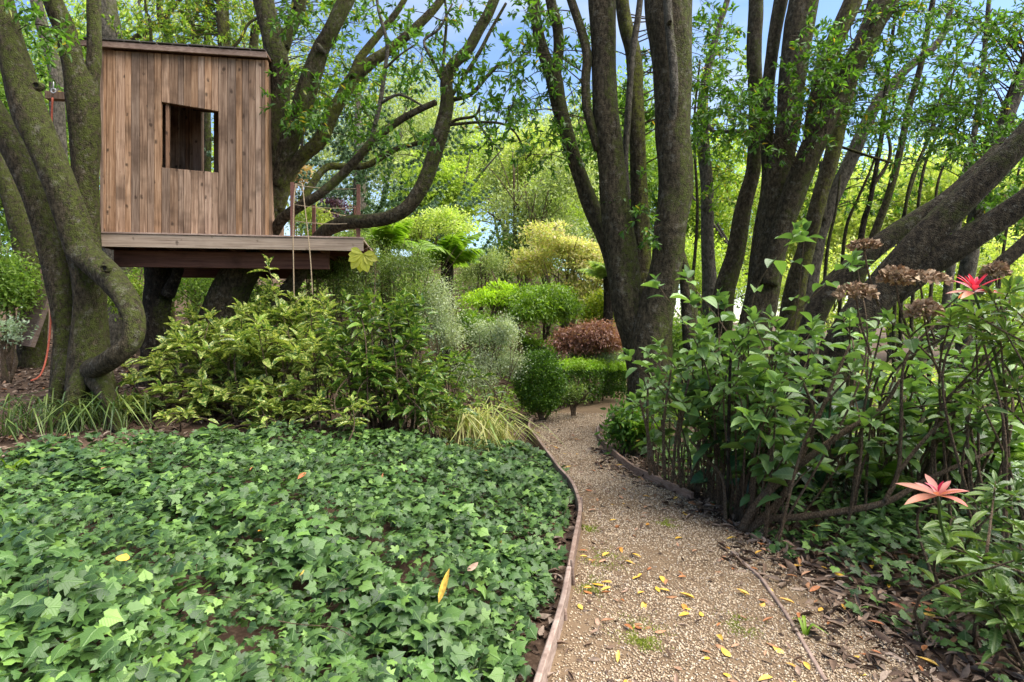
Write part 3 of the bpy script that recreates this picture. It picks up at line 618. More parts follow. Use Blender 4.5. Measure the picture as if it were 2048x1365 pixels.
# hanging ropes (things of their own: they hang from the house)
def rope(name, pts, mat, wpx, label):
    C = cr([(*P3(a, b, d), wpx / 2 / F * d) for a, b, d in pts], .05); t = Tubes(); t.add(C, 6)
    e = thing(name, label, 'rope', C[-1, :3]); t.build('strand', M[mat], e); return e
rope('rope', [(592, 368, 7.45), (588, 400, 7.36), (586, 470, 7.36), (587, 530, 7.36), (588, 600, 7.36)], 'rope', 2.4, 'tan rope hanging straight down over the deck edge from the left rail post')
rope('rope', [(594, 368, 7.45), (604, 368, 7.36), (608, 400, 7.36), (615, 460, 7.36), (621, 520, 7.36), (625, 590, 7.36)], 'rope', 2.4, 'second tan rope hanging to the right of the first, slightly slanting')
rr_ = rope('rope', [(105, 196, 7.5), (103, 260, 7.45), (104, 430, 7.2), (104, 560, 7.1), (101, 650, 7.0), (93, 715, 6.9), (80, 752, 6.7), (62, 762, 6.6)], 'redrope', 3.6, 'orange red rope hanging beside the leaning trunk down to the leaf litter')
pl = thing('pulley', 'small metal pulley under the swing beam above the red rope', 'pulley', P3(107, 182, 7.5))
t = Tubes(); a = np.linspace(0, 2 * np.pi, 14); c = P3(107, 182, 7.5); t.add(np.c_[c[0] + .03 * np.cos(a), np.full(14, c[1]), c[2] + .03 * np.sin(a), np.full(14, .008)], 6); t.build('wheel', M['metal'], pl)
t = Tubes(); t.add([(c[0], c[1], c[2] + .02, .006), (c[0], c[1], c[2] + .12, .006)], 5); t.build('hook', M['metal'], pl)
# plank ramp on the left
rm = thing('plank_ramp', 'wide brown board leaning like a slide behind the leaning trunk at far left', 'ramp', P3(48, 690, 9.2))
c0 = P3(48, 692, 9.2); c1 = P3(118, 500, 9.6)
for k_, (dx, w_) in enumerate(((0, .2), (-.13, .03), (.13, .03))):
    Y = unit(c1 - c0); X = unit(np.cross(Y, [0, -1, .3])); Z = np.cross(X, Y); hh = .03 if k_ == 0 else .09
    V = []
    for yv in (0, 1):
        for (sx, sz) in ((-1, -1), (1, -1), (1, 1), (-1, 1)):
            V.append(c0 + (c1 - c0) * yv + X * (dx + sx * w_ / 2) + Z * sz * hh / 2)
    wmesh('board', (np.array(V), [(0, 1, 2, 3), (7, 6, 5, 4), (0, 4, 5, 1), (1, 5, 6, 2), (2, 6, 7, 3), (3, 7, 4, 0)], M['edge'], None, False), rm)

# ------------------------------------------------------------------ foreground trees
def tree(label, px, py, d, name='bay_laurel_tree'):
    c = P3(px, py, d); return thing(name, label, 'tree', (c[0], c[1], gz(c[0], c[1])))
TA = tree('huge mossy tree at far left with one stem looping out of its base', 180, 770, 6.6)
limb(TA, [(182, 775, 6.5, 116), (178, 706, 6.5, 88), (180, 620, 6.5, 74), (178, 560, 6.45, 76), (162, 490, 6.4, 76), (128, 390, 6.3, 70), (92, 300, 6.3, 72), (56, 215, 6.3, 80), (24, 110, 6.3, 76), (-4, 10, 6.3, 80), (-60, -160, 6.3, 80)], ns=30, down=True)
limb(TA, [(160, 500, 6.35, 60), (212, 545, 6.2, 58), (252, 600, 6.0, 52), (269, 645, 5.9, 47), (262, 686, 5.85, 48), (228, 716, 5.9, 46), (190, 737, 6.2, 46), (168, 752, 6.6, 50)], name='trunk', ns=26)
limb(TA, [(135, 740, 7.1, 70), (132, 660, 7.1, 58), (118, 560, 7.1, 58), (85, 430, 7.1, 62), (45, 330, 7.1, 66), (-10, 230, 7.1, 64), (-90, 90, 7.1, 60)], mat='bark', ns=24, down=True)
limb(TA, [(190, 720, 7.0, 66), (182, 560, 7.05, 62), (172, 440, 7.0, 60), (171, 340, 6.95, 60), (168, 240, 6.9, 68), (165, 180, 6.9, 70), (148, 130, 6.85, 50), (128, 60, 6.8, 50), (105, 0, 6.7, 46), (60, -150, 6.5, 44)], ns=24, down=True)
limb(TA, [(172, 215, 6.95, 44), (184, 160, 6.95, 36), (189, 90, 6.95, 34), (188, 20, 6.95, 33), (190, -160, 6.9, 30)], name='branch', ns=18)
def gpy(px, d): return HZ + (CAMZ - gz((px - 1024) / F * d, d)) / d * F
for pts in ([(170, 750, 6.3, 50), (150, 785, 6.15, 38), (128, gpy(128, 6.0) - 4, 6.0, 22), (110, gpy(110, 5.85) + 6, 5.85, 9)], [(192, 755, 6.25, 50), (212, 790, 6.1, 36), (236, gpy(236, 6.0) - 4, 6.0, 22), (256, gpy(256, 5.9) + 6, 5.9, 9)], [(140, 715, 6.8, 42), (118, 765, 6.65, 34), (100, gpy(100, 6.5) - 4, 6.5, 22), (82, gpy(82, 6.4) + 6, 6.4, 9)]):
    limb(TA, pts, name='root', ns=14)
# knot holes
def knot(parent, px, py, d, rpx):
    c = P3(px, py, d); r = rpx / F * d; n = 14; a = np.linspace(0, 2 * np.pi, n, endpoint=False)
    V = []; Fc = []
    for k_, (rr, yo) in enumerate(((1.6, .035), (1.25, -.012), (.9, -.02), (.72, .0), (.6, .03))):
        V += [(c[0] + rr * r * math.cos(t) * (1 + .08 * math.sin(3 * t)), c[1] + yo, c[2] + rr * r * math.sin(t) * .85) for t in a]
    for k_ in range(4):
        for q in range(n): Fc.append((k_ * n + q, k_ * n + (q + 1) % n, (k_ + 1) * n + (q + 1) % n, (k_ + 1) * n + q))
    wmesh('knot', (np.array(V), Fc, M['bark']), parent)
    V = np.array([(c[0], c[1] + .004, c[2])] + [(c[0] + .74 * r * math.cos(t), c[1] + .002, c[2] + .74 * r * math.sin(t) * .85) for t in a])
    wmesh('knot_shade', (V, [(0, 1 + (q + 1) % n, 1 + q) for q in range(n)], M['hollow_shade']), parent)  # flat near-black disc: the shade inside the hole painted as colour
knot(TA, 210, 537, 5.97, 7); knot(TA, 74, 172, 6.0, 7)
T4 = tree('thin dark leaning tree behind the mossy trunks at the left edge', 62, 560, 9.5)
limb(T4, [(66, 560, 9.5, 58), (45, 470, 9.5, 52), (20, 380, 9.5, 52), (-20, 290, 9.5, 52), (-90, 150, 9.5, 44)], down=True)
T5 = tree('slim brown trunk seen between the two left trunks above the swing beam', 115, 160, 10)
limb(T5, [(125, 600, 10, 36), (120, 400, 10, 36), (112, 160, 10, 34), (95, 90, 10, 30), (72, 0, 10, 26), (60, -120, 10, 24)], down=True, mat='bark_grey')
T6 = tree('broad pale grey trunk rising behind the left end of the treehouse roof', 222, 100, 11.5)
limb(T6, [(235, 600, 11.5, 66), (232, 300, 11.5, 62), (222, 90, 11.5, 58), (210, 0, 11.5, 50), (190, -120, 11.5, 46)], down=True, mat='bark_grey')
T6b = tree('short dark stump-like trunk standing under the middle of the deck', 315, 660, 8.2)
limb(T6b, [(312, 672, 8.2, 66), (314, 610, 8.2, 62), (318, 560, 8.2, 66), (320, 500, 8.2, 70), (322, 472, 8.2, 66)], down=True, mat='bark_dark')
limb(T6b, [(335, 590, 8.1, 34), (352, 555, 8.05, 24), (358, 538, 8.0, 22)], name='branch', mat='bark_dark', ns=12)
# tree C through the deck
TC = tree('mossy multi-stemmed tree growing through the deck with one sweeping S-shaped limb', 450, 640, 8.3)
limb(TC, [(415, 700, 8.3, 96), (440, 630, 8.3, 90), (470, 565, 8.3, 84), (505, 515, 8.25, 66), (532, 475, 8.2, 50), (545, 400, 8.1, 44), (553, 300, 8.05, 48), (556, 200, 8.0, 51), (557, 140, 7.95, 52), (546, 75, 7.9, 50), (528, 10, 7.85, 46), (500, -140, 7.8, 40)], ns=26, down=True)
limb(TC, [(556, 370, 8.1, 44), (574, 300, 8.0, 42), (598, 235, 7.95, 42), (618, 170, 7.9, 42), (640, 100, 7.85, 36), (660, 65, 7.8, 33), (694, 0, 7.8, 34), (760, -130, 7.8, 30)], name='trunk', ns=22)
limb(TC, [(557, 110, 7.95, 34), (574, 70, 7.95, 30), (590, 35, 7.95, 28), (600, 0, 7.9, 28), (615, -120, 7.8, 24)], name='branch', ns=14)
limb(TC, [(552, 420, 8.15, 36), (572, 360, 8.1, 34), (600, 318, 8.05, 30), (640, 280, 8.0, 30), (666, 228, 8.0, 28), (694, 178, 8.0, 27), (712, 150, 8.0, 27), (745, 122, 8.0, 24), (781, 98, 8.0, 20), (829, 58, 8.0, 19), (880, 3, 8.0, 17), (950, -110, 8, 13)], name='branch', ns=18, mat='bark_moss')
limb(TC, [(706, 160, 8.0, 20), (719, 118, 8.05, 17), (764, 62, 8.1, 14), (805, 7, 8.1, 12), (850, -90, 8.1, 8)], name='branch', ns=12, mat='bark_moss')
limb(TC, [(540, 640, 8.4, 44), (568, 590, 8.4, 34), (600, 545, 8.3, 32), (622, 500, 8.2, 30), (650, 464, 8.0, 30), (690, 446, 7.8, 30), (735, 443, 7.6, 30), (775, 436, 7.5, 29), (815, 414, 7.45, 29), (848, 368, 7.4, 30), (868, 314, 7.4, 30), (884, 255, 7.4, 30), (894, 205, 7.4, 28), (893, 165, 7.4, 26), (903, 134, 7.4, 24), (934, 102, 7.4, 24), (958, 60, 7.4, 23), (984, 12, 7.4, 22), (1030, -110, 7.4, 16)], name='trunk', ns=22, down=True)
limb(TC, [(545, 470, 8.1, 26), (566, 438, 7.9, 24), (600, 412, 7.7, 22), (640, 388, 7.6, 20), (682, 352, 7.6, 19), (715, 318, 7.5, 18), (748, 280, 7.5, 17), (790, 247, 7.5, 15), (830, 224, 7.45, 13), (872, 205, 7.4, 12)], name='branch', ns=14)
limb(TC, [(605, 402, 7.7, 18), (630, 360, 7.8, 16), (655, 334, 7.9, 15), (690, 334, 8.0, 14), (735, 330, 8.0, 13), (790, 300, 8.0, 11), (840, 285, 8.0, 9), (880, 262, 7.9, 8), (912, 240, 7.9, 7), (950, 232, 7.9, 6), (962, 205, 7.9, 4)], name='branch', ns=12, mat='bark_moss')
for pts in ([(743, 282, 7.5, 11), (760, 207, 7.5, 10), (770, 138, 7.5, 8), (774, 86, 7.5, 8), (757, 20, 7.5, 6), (750, -40, 7.5, 5)],
            [(884, 158, 7.4, 8), (888, 103, 7.4, 7), (893, 34, 7.4, 6), (886, -30, 7.4, 5)],
            [(884, 160, 7.4, 8), (862, 115, 7.3, 7), (848, 82, 7.3, 6), (878, 58, 7.3, 5), (905, 8, 7.3, 4)],
            [(902, 195, 7.4, 9), (925, 158, 7.4, 8), (960, 103, 7.4, 8), (981, 62, 7.4, 7), (1012, 7, 7.4, 6)],
            [(906, 200, 7.4, 10), (943, 188, 7.4, 9), (975, 152, 7.4, 8), (1004, 126, 7.4, 7), (1020, 132, 7.4, 6), (1040, 115, 7.4, 4)],
            [(950, 232, 7.9, 6), (965, 260, 7.8, 5), (985, 290, 7.8, 4), (975, 325, 7.8, 2)],
            [(900, 250, 7.4, 7), (960, 245, 7.3, 6), (1010, 250, 7.3, 5), (1040, 280, 7.3, 3), (1052, 320, 7.3, 2)],
            [(760, 207, 7.5, 7), (800, 190, 7.4, 6), (850, 215, 7.4, 4)], [(770, 138, 7.5, 6), (800, 110, 7.4, 4), (830, 90, 7.4, 3)],
            [(600, 320, 8.05, 10), (604, 290, 8.1, 6), (606, 270, 8.1, 4)], [(648, 105, 7.8, 12), (640, 96, 7.7, 11), (636, 90, 7.7, 10)]):
    limb(TC, pts, name='branch', ns=8, mat='bark_grey' if rng.uniform() < .6 else 'bark')
knot(TC, 590, 18, 7.72, 4.5); knot(TC, 574, 94, 7.68, 3.5); knot(TC, 571, 127, 7.68, 3)
# trees behind the house roof
TH = []
for lab, pts, mt in (('mossy upright trunk above the middle right of the treehouse roof', [(452, 620, 10.5, 34), (450, 300, 10.5, 30), (448, 110, 10.5, 27), (445, 0, 10.5, 26), (440, -120, 10.5, 22)], 'bark_moss'),
                     ('thin dark trunk just left of the mossy upright one above the roof', [(416, 620, 12, 20), (414, 110, 12, 15), (417, 0, 12, 12), (420, -100, 12, 10)], 'bark'),
                     ('yellow mossed trunk with spreading fork above the roof centre', [(340, 620, 12.5, 22), (338, 100, 12.5, 18), (322, 40, 12.5, 15), (318, 0, 12.5, 14), (310, -110, 12.5, 12)], 'bark_moss'),
                     ('pale crooked trunk partly hidden by leaves above the roof right end', [(392, 620, 13, 20), (388, 100, 13, 14), (376, 30, 13, 12), (380, -80, 13, 10)], 'bark_moss'),
                     ('short leaning trunk close to the right end of the treehouse roof', [(500, 620, 11, 26), (507, 110, 11, 20), (520, 50, 11, 16), (560, -60, 11, 12)], 'bark'),
                     ('thin whip-like tree left of centre above the treehouse roof', [(310, 620, 11, 12), (303, 100, 11, 8), (292, 20, 11, 6), (288, -60, 11, 5)], 'bark')):
    q = tree(lab, pts[0][0], pts[0][1], pts[0][2], 'bay_laurel_tree'); limb(q, pts, mat=mt, ns=14, down=True); TH.append(q)
limb(TH[2], [(245, 130, 12.3, 14), (262, 85, 12.3, 13), (290, 65, 12.3, 12), (325, 48, 12.3, 11), (342, 20, 12.3, 10), (370, -10, 12.3, 8)], name='branch', ns=10)
limb(TH[0], [(452, 110, 10.5, 8), (480, 80, 10.5, 7), (500, 45, 10.5, 6), (540, 30, 10.5, 4)], name='branch', ns=8)
# centre tree D
TD = tree('tall mossy tree of close upright trunks beside the path bend at the middle right', 1275, 760, 7.2)
limb(TD, [(1296, 740, 7.2, 84), (1276, 670, 7.2, 80), (1258, 610, 7.15, 70), (1246, 525, 7.1, 62), (1235, 445, 7.1, 60), (1225, 350, 7.05, 56), (1212, 245, 7.0, 56), (1208, 110, 7.0, 53), (1204, 0, 7.0, 56), (1200, -170, 7.0, 50)], ns=30, down=True)
limb(TD, [(1255, 640, 7.35, 50), (1240, 570, 7.4, 42), (1213, 480, 7.45, 40), (1190, 428, 7.5, 38), (1167, 372, 7.5, 34), (1149, 322, 7.5, 31), (1132, 262, 7.5, 31), (1116, 205, 7.5, 32), (1107, 155, 7.5, 34), (1091, 117, 7.5, 25), (1077, 66, 7.5, 22), (1067, 0, 7.5, 22), (1050, -130, 7.5, 18)], name='trunk', ns=22)
limb(TD, [(1109, 170, 7.5, 24), (1113, 132, 7.5, 22), (1118, 92, 7.5, 22), (1114, 45, 7.5, 21), (1101, 0, 7.5, 21), (1085, -120, 7.5, 17)], name='branch', ns=16)
limb(TD, [(1198, 300, 7.0, 22), (1180, 240, 6.95, 20), (1173, 210, 6.95, 19), (1171, 160, 6.95, 19), (1174, 114, 6.95, 19), (1163, 62, 6.95, 18), (1142, 0, 6.95, 17), (1110, -100, 6.95, 14)], name='branch', ns=14)
limb(TD, [(1285, 690, 7.7, 50), (1282, 580, 7.8, 42), (1281, 448, 7.8, 38), (1277, 344, 7.8, 36), (1272, 207, 7.8, 34), (1266, 110, 7.8, 32), (1249, 34, 7.8, 28), (1235, -100, 7.8, 24)], name='trunk', ns=20, down=True, mat='bark_moss')
limb(TD, [(1255, 400, 7.6, 14), (1250, 330, 7.55, 15), (1255, 240, 7.5, 15), (1260, 170, 7.5, 14), (1266, 100, 7.5, 14), (1278, 17, 7.5, 13), (1290, -90, 7.5, 10)], name='branch', ns=12, mat='bark_grey')
limb(TD, [(1300, 720, 7.0, 90), (1308, 650, 6.95, 76), (1322, 578, 6.9, 68), (1334, 520, 6.85, 64), (1342, 450, 6.8, 68), (1349, 395, 6.8, 74), (1349, 340, 6.8, 77), (1347, 240, 6.8, 77), (1343, 120, 6.8, 82), (1335, 0, 6.8, 96), (1330, -170, 6.8, 90)], name='trunk', ns=30, down=True)
limb(TD, [(1345, 250, 6.65, 14), (1348, 180, 6.48, 17), (1345, 120, 6.45, 18), (1338, 50, 6.43, 18), (1335, 0, 6.4, 18), (1330, -120, 6.3, 14)], name='branch', ns=14, mat='bark_grey')
knot(TD, 1340, 45, 6.36, 3.5)
limb(TD, [(1385, 700, 6.9, 40), (1376, 600, 6.95, 34), (1368, 540, 7.0, 26), (1352, 480, 7.0, 22)], name='trunk', ns=14, mat='bark')
# E group
TE = tree('mossy tree of several trunks fanning upward right of centre, one leaning far right', 1505, 740, 8.2)
THIN.add(TE.name)
limb(TE, [(1490, 760, 8.2, 100), (1505, 680, 8.2, 80), (1528, 570, 8.2, 72), (1546, 450, 8.2, 70), (1560, 340, 8.25, 60), (1578, 230, 8.3, 60), (1590, 110, 8.3, 64), (1608, 0, 8.3, 66), (1625, -170, 8.3, 56)], ns=28, down=True)
limb(TE, [(1535, 570, 8.05, 50), (1562, 460, 8.0, 52), (1590, 380, 7.9, 54), (1614, 322, 7.8, 54), (1640, 262, 7.75, 54), (1668, 200, 7.7, 55), (1705, 128, 7.6, 55), (1742, 58, 7.55, 57), (1775, 0, 7.5, 60), (1860, -150, 7.4, 54)], name='trunk', ns=26)
limb(TE, [(1500, 700, 8.6, 46), (1520, 476, 8.6, 34), (1536, 366, 8.6, 30), (1534, 220, 8.6, 30), (1543, 110, 8.6, 30), (1562, 0, 8.6, 32), (1580, -120, 8.6, 26)], name='trunk', ns=18)
limb(TE, [(1610, 330, 8.4, 30), (1630, 220, 8.4, 36), (1650, 140, 8.4, 42), (1676, 70, 8.4, 44), (1706, 0, 8.4, 46), (1760, -130, 8.4, 40)], name='trunk', ns=20, mat='bark_moss')
TE2 = tree('slim upright trunk with bend left of the fanned trunks', 1440, 640, 9.0)
limb(TE2, [(1440, 640, 9.0, 52), (1450, 580, 9.0, 44), (1472, 500, 9.0, 38), (1490, 403, 9.0, 34), (1507, 330, 9.0, 32), (1512, 220, 9.0, 32), (1508, 110, 9.0, 32), (1512, 0, 9.0, 30), (1515, -130, 9.0, 26)], ns=20, down=True)
TE3 = tree('slender pale trunk between the close upright trunks and the slim bent one', 1420, 620, 9.8)
limb(TE3, [(1422, 640, 9.8, 34), (1416, 500, 9.8, 29), (1413, 366, 9.8, 27), (1405, 260, 9.8, 25), (1408, 180, 9.8, 20), (1430, 80, 9.8, 16), (1455, 0, 9.8, 13), (1480, -100, 9.8, 10)], ns=16, down=True, mat='bark_grey')
limb(TE3, [(1408, 230, 9.8, 12), (1425, 262, 9.6, 9), (1470, 263, 9.4, 8), (1532, 266, 9.2, 7)], name='branch', ns=8, mat='bark_grey')
TE4 = tree('yellow mossed trunk rising behind the leaning trunk of the fanned tree', 1570, 700, 9.2)
limb(TE4, [(1565, 720, 9.2, 56), (1593, 570, 9.2, 44), (1611, 500, 9.2, 38), (1637, 403, 9.2, 36), (1659, 330, 9.2, 35), (1677, 256, 9.2, 34), (1699, 165, 9.2, 30), (1730, 60, 9.2, 24), (1760, -60, 9.2, 20)], ns=18, down=True, mat='bark_moss')
TE5 = tree('long grey limbed trunk sweeping up to the right through thin leaves', 1600, 640, 9.8)
limb(TE5, [(1600, 660, 9.8, 46), (1630, 500, 9.8, 36), (1648, 440, 9.8, 34), (1688, 348, 9.8, 33), (1721, 275, 9.8, 30), (1758, 201, 9.8, 24), (1813, 139, 9.8, 19), (1880, 80, 9.8, 17), (1905, 0, 9.8, 13), (1920, -80, 9.8, 10)], ns=16, down=True, mat='bark_grey')
limb(TE5, [(1645, 440, 9.7, 20), (1645, 380, 9.6, 15), (1643, 325, 9.6, 12)], name='branch', ns=10, mat='bark_grey')
limb(TE5, [(1650, 285, 9.5, 7), (1700, 300, 9.2, 6), (1745, 315, 9.0, 6), (1800, 330, 9.0, 4)], name='branch', ns=8, mat='bark_moss')
TE6 = tree('thin straight trunk slanting right above the nearest leaning trunk', 1740, 480, 9.0, 'young_bay_tree')
limb(TE6, [(1700, 620, 9.0, 24), (1747, 476, 9.0, 19), (1773, 403, 9.0, 17), (1794, 330, 9.0, 17), (1813, 238, 9.0, 15), (1842, 128, 9.0, 14), (1866, 0, 9.0, 12), (1880, -90, 9.0, 9)], ns=12, down=True)
TE7 = tree('thin dark trunk with ivy round its foot, left of the straight slanting one', 1720, 460, 9.6, 'young_bay_tree')
limb(TE7, [(1700, 640, 9.6, 18), (1725, 458, 9.6, 14), (1740, 403, 9.6, 12), (1754, 330, 9.6, 11), (1765, 256, 9.6, 11), (1773, 165, 9.6, 10), (1787, 55, 9.6, 8), (1800, -50, 9.6, 6)], ns=10, down=True, mat='bark_dark')
limb(TE7, [(1742, 380, 9.6, 9), (1780, 310, 9.6, 8), (1765, 230, 9.6, 6)], name='branch', ns=8)
TE8 = tree('pale narrow trunk high above the big leaning trunk near the right edge', 1930, 350, 9.0, 'young_bay_tree')
limb(TE8, [(1890, 620, 9.0, 22), (1930, 348, 9.0, 16), (1941, 311, 9.0, 15), (1956, 220, 9.0, 14), (1967, 128, 9.0, 13), (1978, 0, 9.0, 10), (1985, -80, 9.0, 8)], ns=12, down=True, mat='bark_grey')
whips = [[(1813, 403), (1857, 275), (1886, 183), (1923, 121), (1985, 18)], [(1800, 470), (1830, 350), (1870, 250), (1905, 190)], [(1835, 430), (1850, 330), (1880, 255), (1900, 180), (1925, 60)],
         [(1870, 470), (1875, 370), (1905, 290), (1935, 210)], [(1690, 470), (1715, 400), (1745, 330), (1790, 200)], [(1655, 500), (1672, 420), (1680, 350)], [(1385, 560), (1395, 420), (1388, 260), (1400, 120)],
         [(1940, 640), (1950, 500), (1965, 330), (1990, 200)], [(1990, 650), (2010, 480), (2040, 330)]]
for k_, wq in enumerate(whips):
    dd = 8.6 + .3 * k_ % 1.4
    q = tree(['thin whip stem crossing the sky gap above the leaning trunk', 'short thin stem in the bright gap left of the leaning trunk', 'thin stem curving up to the right near the white sky', 'fine stem just above the leaning trunk at right', 'thin stem rising from the left foot of the leaning trunk', 'very short thin stem beside the yellow mossed trunk', 'thin whip beside the close upright trunks', 'thin upright stem behind the red leaf rosette', 'thin stem at the right edge behind the dried flower heads'][k_], wq[0][0], wq[0][1], dd, 'sapling')
    limb(q, [(a, b, dd, 9 - 5 * i_ / len(wq)) for i_, (a, b) in enumerate([(wq[0][0] - 12, 640)] + wq if wq[0][1] < 620 else wq)], ns=6, rough=0, down=True, mat='bark')
# F: near leaning trunks at right
TF = tree('heavy mossy trunks leaning steeply to the right edge, nearest of all on that side', 1670, 780, 5.6)
THIN.add(TF.name)
limb(TF, mat='bark_near', pp=[(1640, 860, 5.7, 120), (1668, 750, 5.7, 100), (1705, 660, 5.65, 90), (1760, 585, 5.6, 82), (1822, 508, 5.5, 76), (1900, 425, 5.4, 70), (1975, 350, 5.3, 66), (2050, 275, 5.2, 64), (2160, 150, 5.1, 64)], ns=30, down=True)
limb(TF, mat='bark_near', pp=[(1780, 590, 5.6, 60), (1850, 535, 5.45, 64), (1930, 484, 5.3, 62), (2000, 436, 5.2, 60), (2070, 384, 5.1, 58), (2180, 280, 5.0, 58)], name='trunk', ns=26)
limb(TF, mat='bark_near', pp=[(1600, 800, 6.2, 70), (1608, 710, 6.15, 56), (1628, 640, 6.1, 52), (1660, 580, 6.05, 50), (1705, 535, 6.0, 48), (1760, 488, 5.95, 46), (1831, 440, 5.9, 44), (1900, 392, 5.85, 40), (2000, 300, 5.8, 36)], name='trunk', ns=24, down=True)
limb(TF, mat='bark_near', pp=[(1830, 720, 6.4, 40), (1868, 672, 6.4, 38), (1923, 615, 6.35, 36), (1990, 540, 6.3, 34), (2060, 476, 6.25, 32), (2150, 390, 6.2, 30)], name='trunk', ns=18, down=True)
TF2 = tree('grey trunk leaning right at the very right edge against the white sky', 1990, 290, 7.5)
limb(TF2, [(1930, 560, 7.5, 40), (1960, 400, 7.5, 38), (1990, 295, 7.5, 36), (2018, 218, 7.5, 36), (2060, 110, 7.5, 34), (2110, -20, 7.5, 30)], ns=18, down=True, mat='bark_grey')

# --- leafy boughs grown from the limbs toward points in the crown
def boughs(parent, boxes_, mat, leaf=.085, per=15, sprays=5, kparts=0, spread=.34, tw=.004, tmpl=LAN, srcs=None):
    S_ = np.vstack(SAMPLES[(srcs or parent).name]); tb = Tubes(); Ps = []; Ds = []; Ns = []
    for (x0, y0, x1, y1, d0, d1, n) in boxes_:
        for _ in range(n):
            T = P3(rng.uniform(x0, x1), rng.uniform(y0, y1), rng.uniform(d0, d1))
            e = np.linalg.norm(S_[:, :3] - T, axis=1) + np.where(S_[:, 2] > T[2] + .2, .8, 0) + rng.uniform(0, .5, len(S_)); b = S_[np.argmin(e)][:3]
            dv = T - b; L = np.linalg.norm(dv); mid = b + dv * .5 + np.array([0, 0, .12 * L]) + rng.normal(size=3) * .06 * L
            C = cr([(*b, tw * 1.8 + .003 * L), (*mid, tw * 1.4), (*T, tw)], .16); tb.add(C, 4)
            m = len(C)
            for s in range(sprays):
                q = C[min(m - 1, int(m * (1 - .55 * (s / sprays) ** 1.2)))][:3]
                dr = unit(unit(dv) * .55 + rng.normal(size=3) * .7 + np.array([0, 0, -.15])); ln = spread * rng.uniform(.5, 1.2)
                e2 = q + dr * ln + np.array([0, 0, -.25 * ln * ln]); tb.add(np.array([(*q, tw * .7), (*(q + (e2 - q) * .5 + [0, 0, .02]), tw * .55), (*e2, tw * .35)]), 3)
                u = rng.uniform(.2, 1.05, per)[:, None] ** .7; pp = q + (e2 - q) * u
                dd = unit(dr * .6 + rng.normal(size=(per, 3)) * .65 + np.array([0, 0, -.12])); Ps.append(pp); Ds.append(dd); Ns.append(unit(rng.normal(size=(per, 3)) * .55 + np.array([0, 0, 1.0])))
    P = np.vstack(Ps); D = np.vstack(Ds); N = np.vstack(Ns); L = rng.uniform(.65, 1.2, len(P)) * leaf
    tb.build('twigs', M['twig'], parent, 'stuff')
    if kparts: leaf_parts(parent, 'leaf', M[mat], tmpl, P, D, N, L, kparts, 'crown')
    else: foliage(parent, 'crown', M[mat], tmpl, P, D, N, L)
boughs(TC, [(560, 0, 760, 260, 7.2, 8.6, 28), (760, 0, 1000, 200, 7.0, 8.4, 20), (700, 180, 900, 330, 7.2, 8.3, 10), (880, 120, 1110, 300, 6.6, 7.8, 18), (480, -160, 1000, 0, 6.8, 9, 10)], 'bay', leaf=.088, kparts=120)
boughs(TD, [(1020, 0, 1180, 120, 6.6, 8, 13), (1000, 190, 1130, 330, 6.6, 7.8, 9), (1130, 40, 1200, 330, 7.6, 9, 10), (1250, 80, 1300, 440, 8, 9, 14), (1260, 380, 1310, 470, 6.5, 7, 3), (1380, 20, 1470, 330, 7.2, 8.6, 26), (1020, -160, 1500, 0, 6.2, 8.5, 8)], 'bay', leaf=.088, kparts=120)
boughs(TE, [(1470, 120, 1680, 280, 7.0, 7.9, 18), (1560, 20, 1760, 150, 6.6, 7.3, 12), (1650, 100, 1860, 260, 7.5, 9, 30), (1740, 0, 1960, 160, 7, 9, 30), (1480, -150, 2000, 0, 7, 9, 8), (1400, 150, 1540, 260, 7, 8, 14)], 'bay', leaf=.08, kparts=200)
boughs(TF2, [(1880, 0, 2080, 330, 6.5, 8, 60), (1780, 200, 1960, 330, 7, 8.5, 24), (1900, 350, 2060, 460, 6.5, 7.5, 14)], 'bay', leaf=.076, kparts=60)
boughs(TA, [(40, 30, 140, 120, 6, 6.8, 3), (-40, -160, 260, 0, 5.5, 7.5, 6), (60, 70, 130, 170, 8, 9, 5)], 'bay', leaf=.09)
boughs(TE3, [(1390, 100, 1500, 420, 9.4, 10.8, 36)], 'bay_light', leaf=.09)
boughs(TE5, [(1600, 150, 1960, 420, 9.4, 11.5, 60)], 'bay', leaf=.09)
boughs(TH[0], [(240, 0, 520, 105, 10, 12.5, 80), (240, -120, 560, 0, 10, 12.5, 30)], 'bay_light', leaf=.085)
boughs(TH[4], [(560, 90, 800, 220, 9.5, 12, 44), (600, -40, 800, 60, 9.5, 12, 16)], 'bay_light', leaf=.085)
boughs(T6, [(80, 40, 260, 300, 10.5, 13, 46)], 'bay_light', leaf=.09)

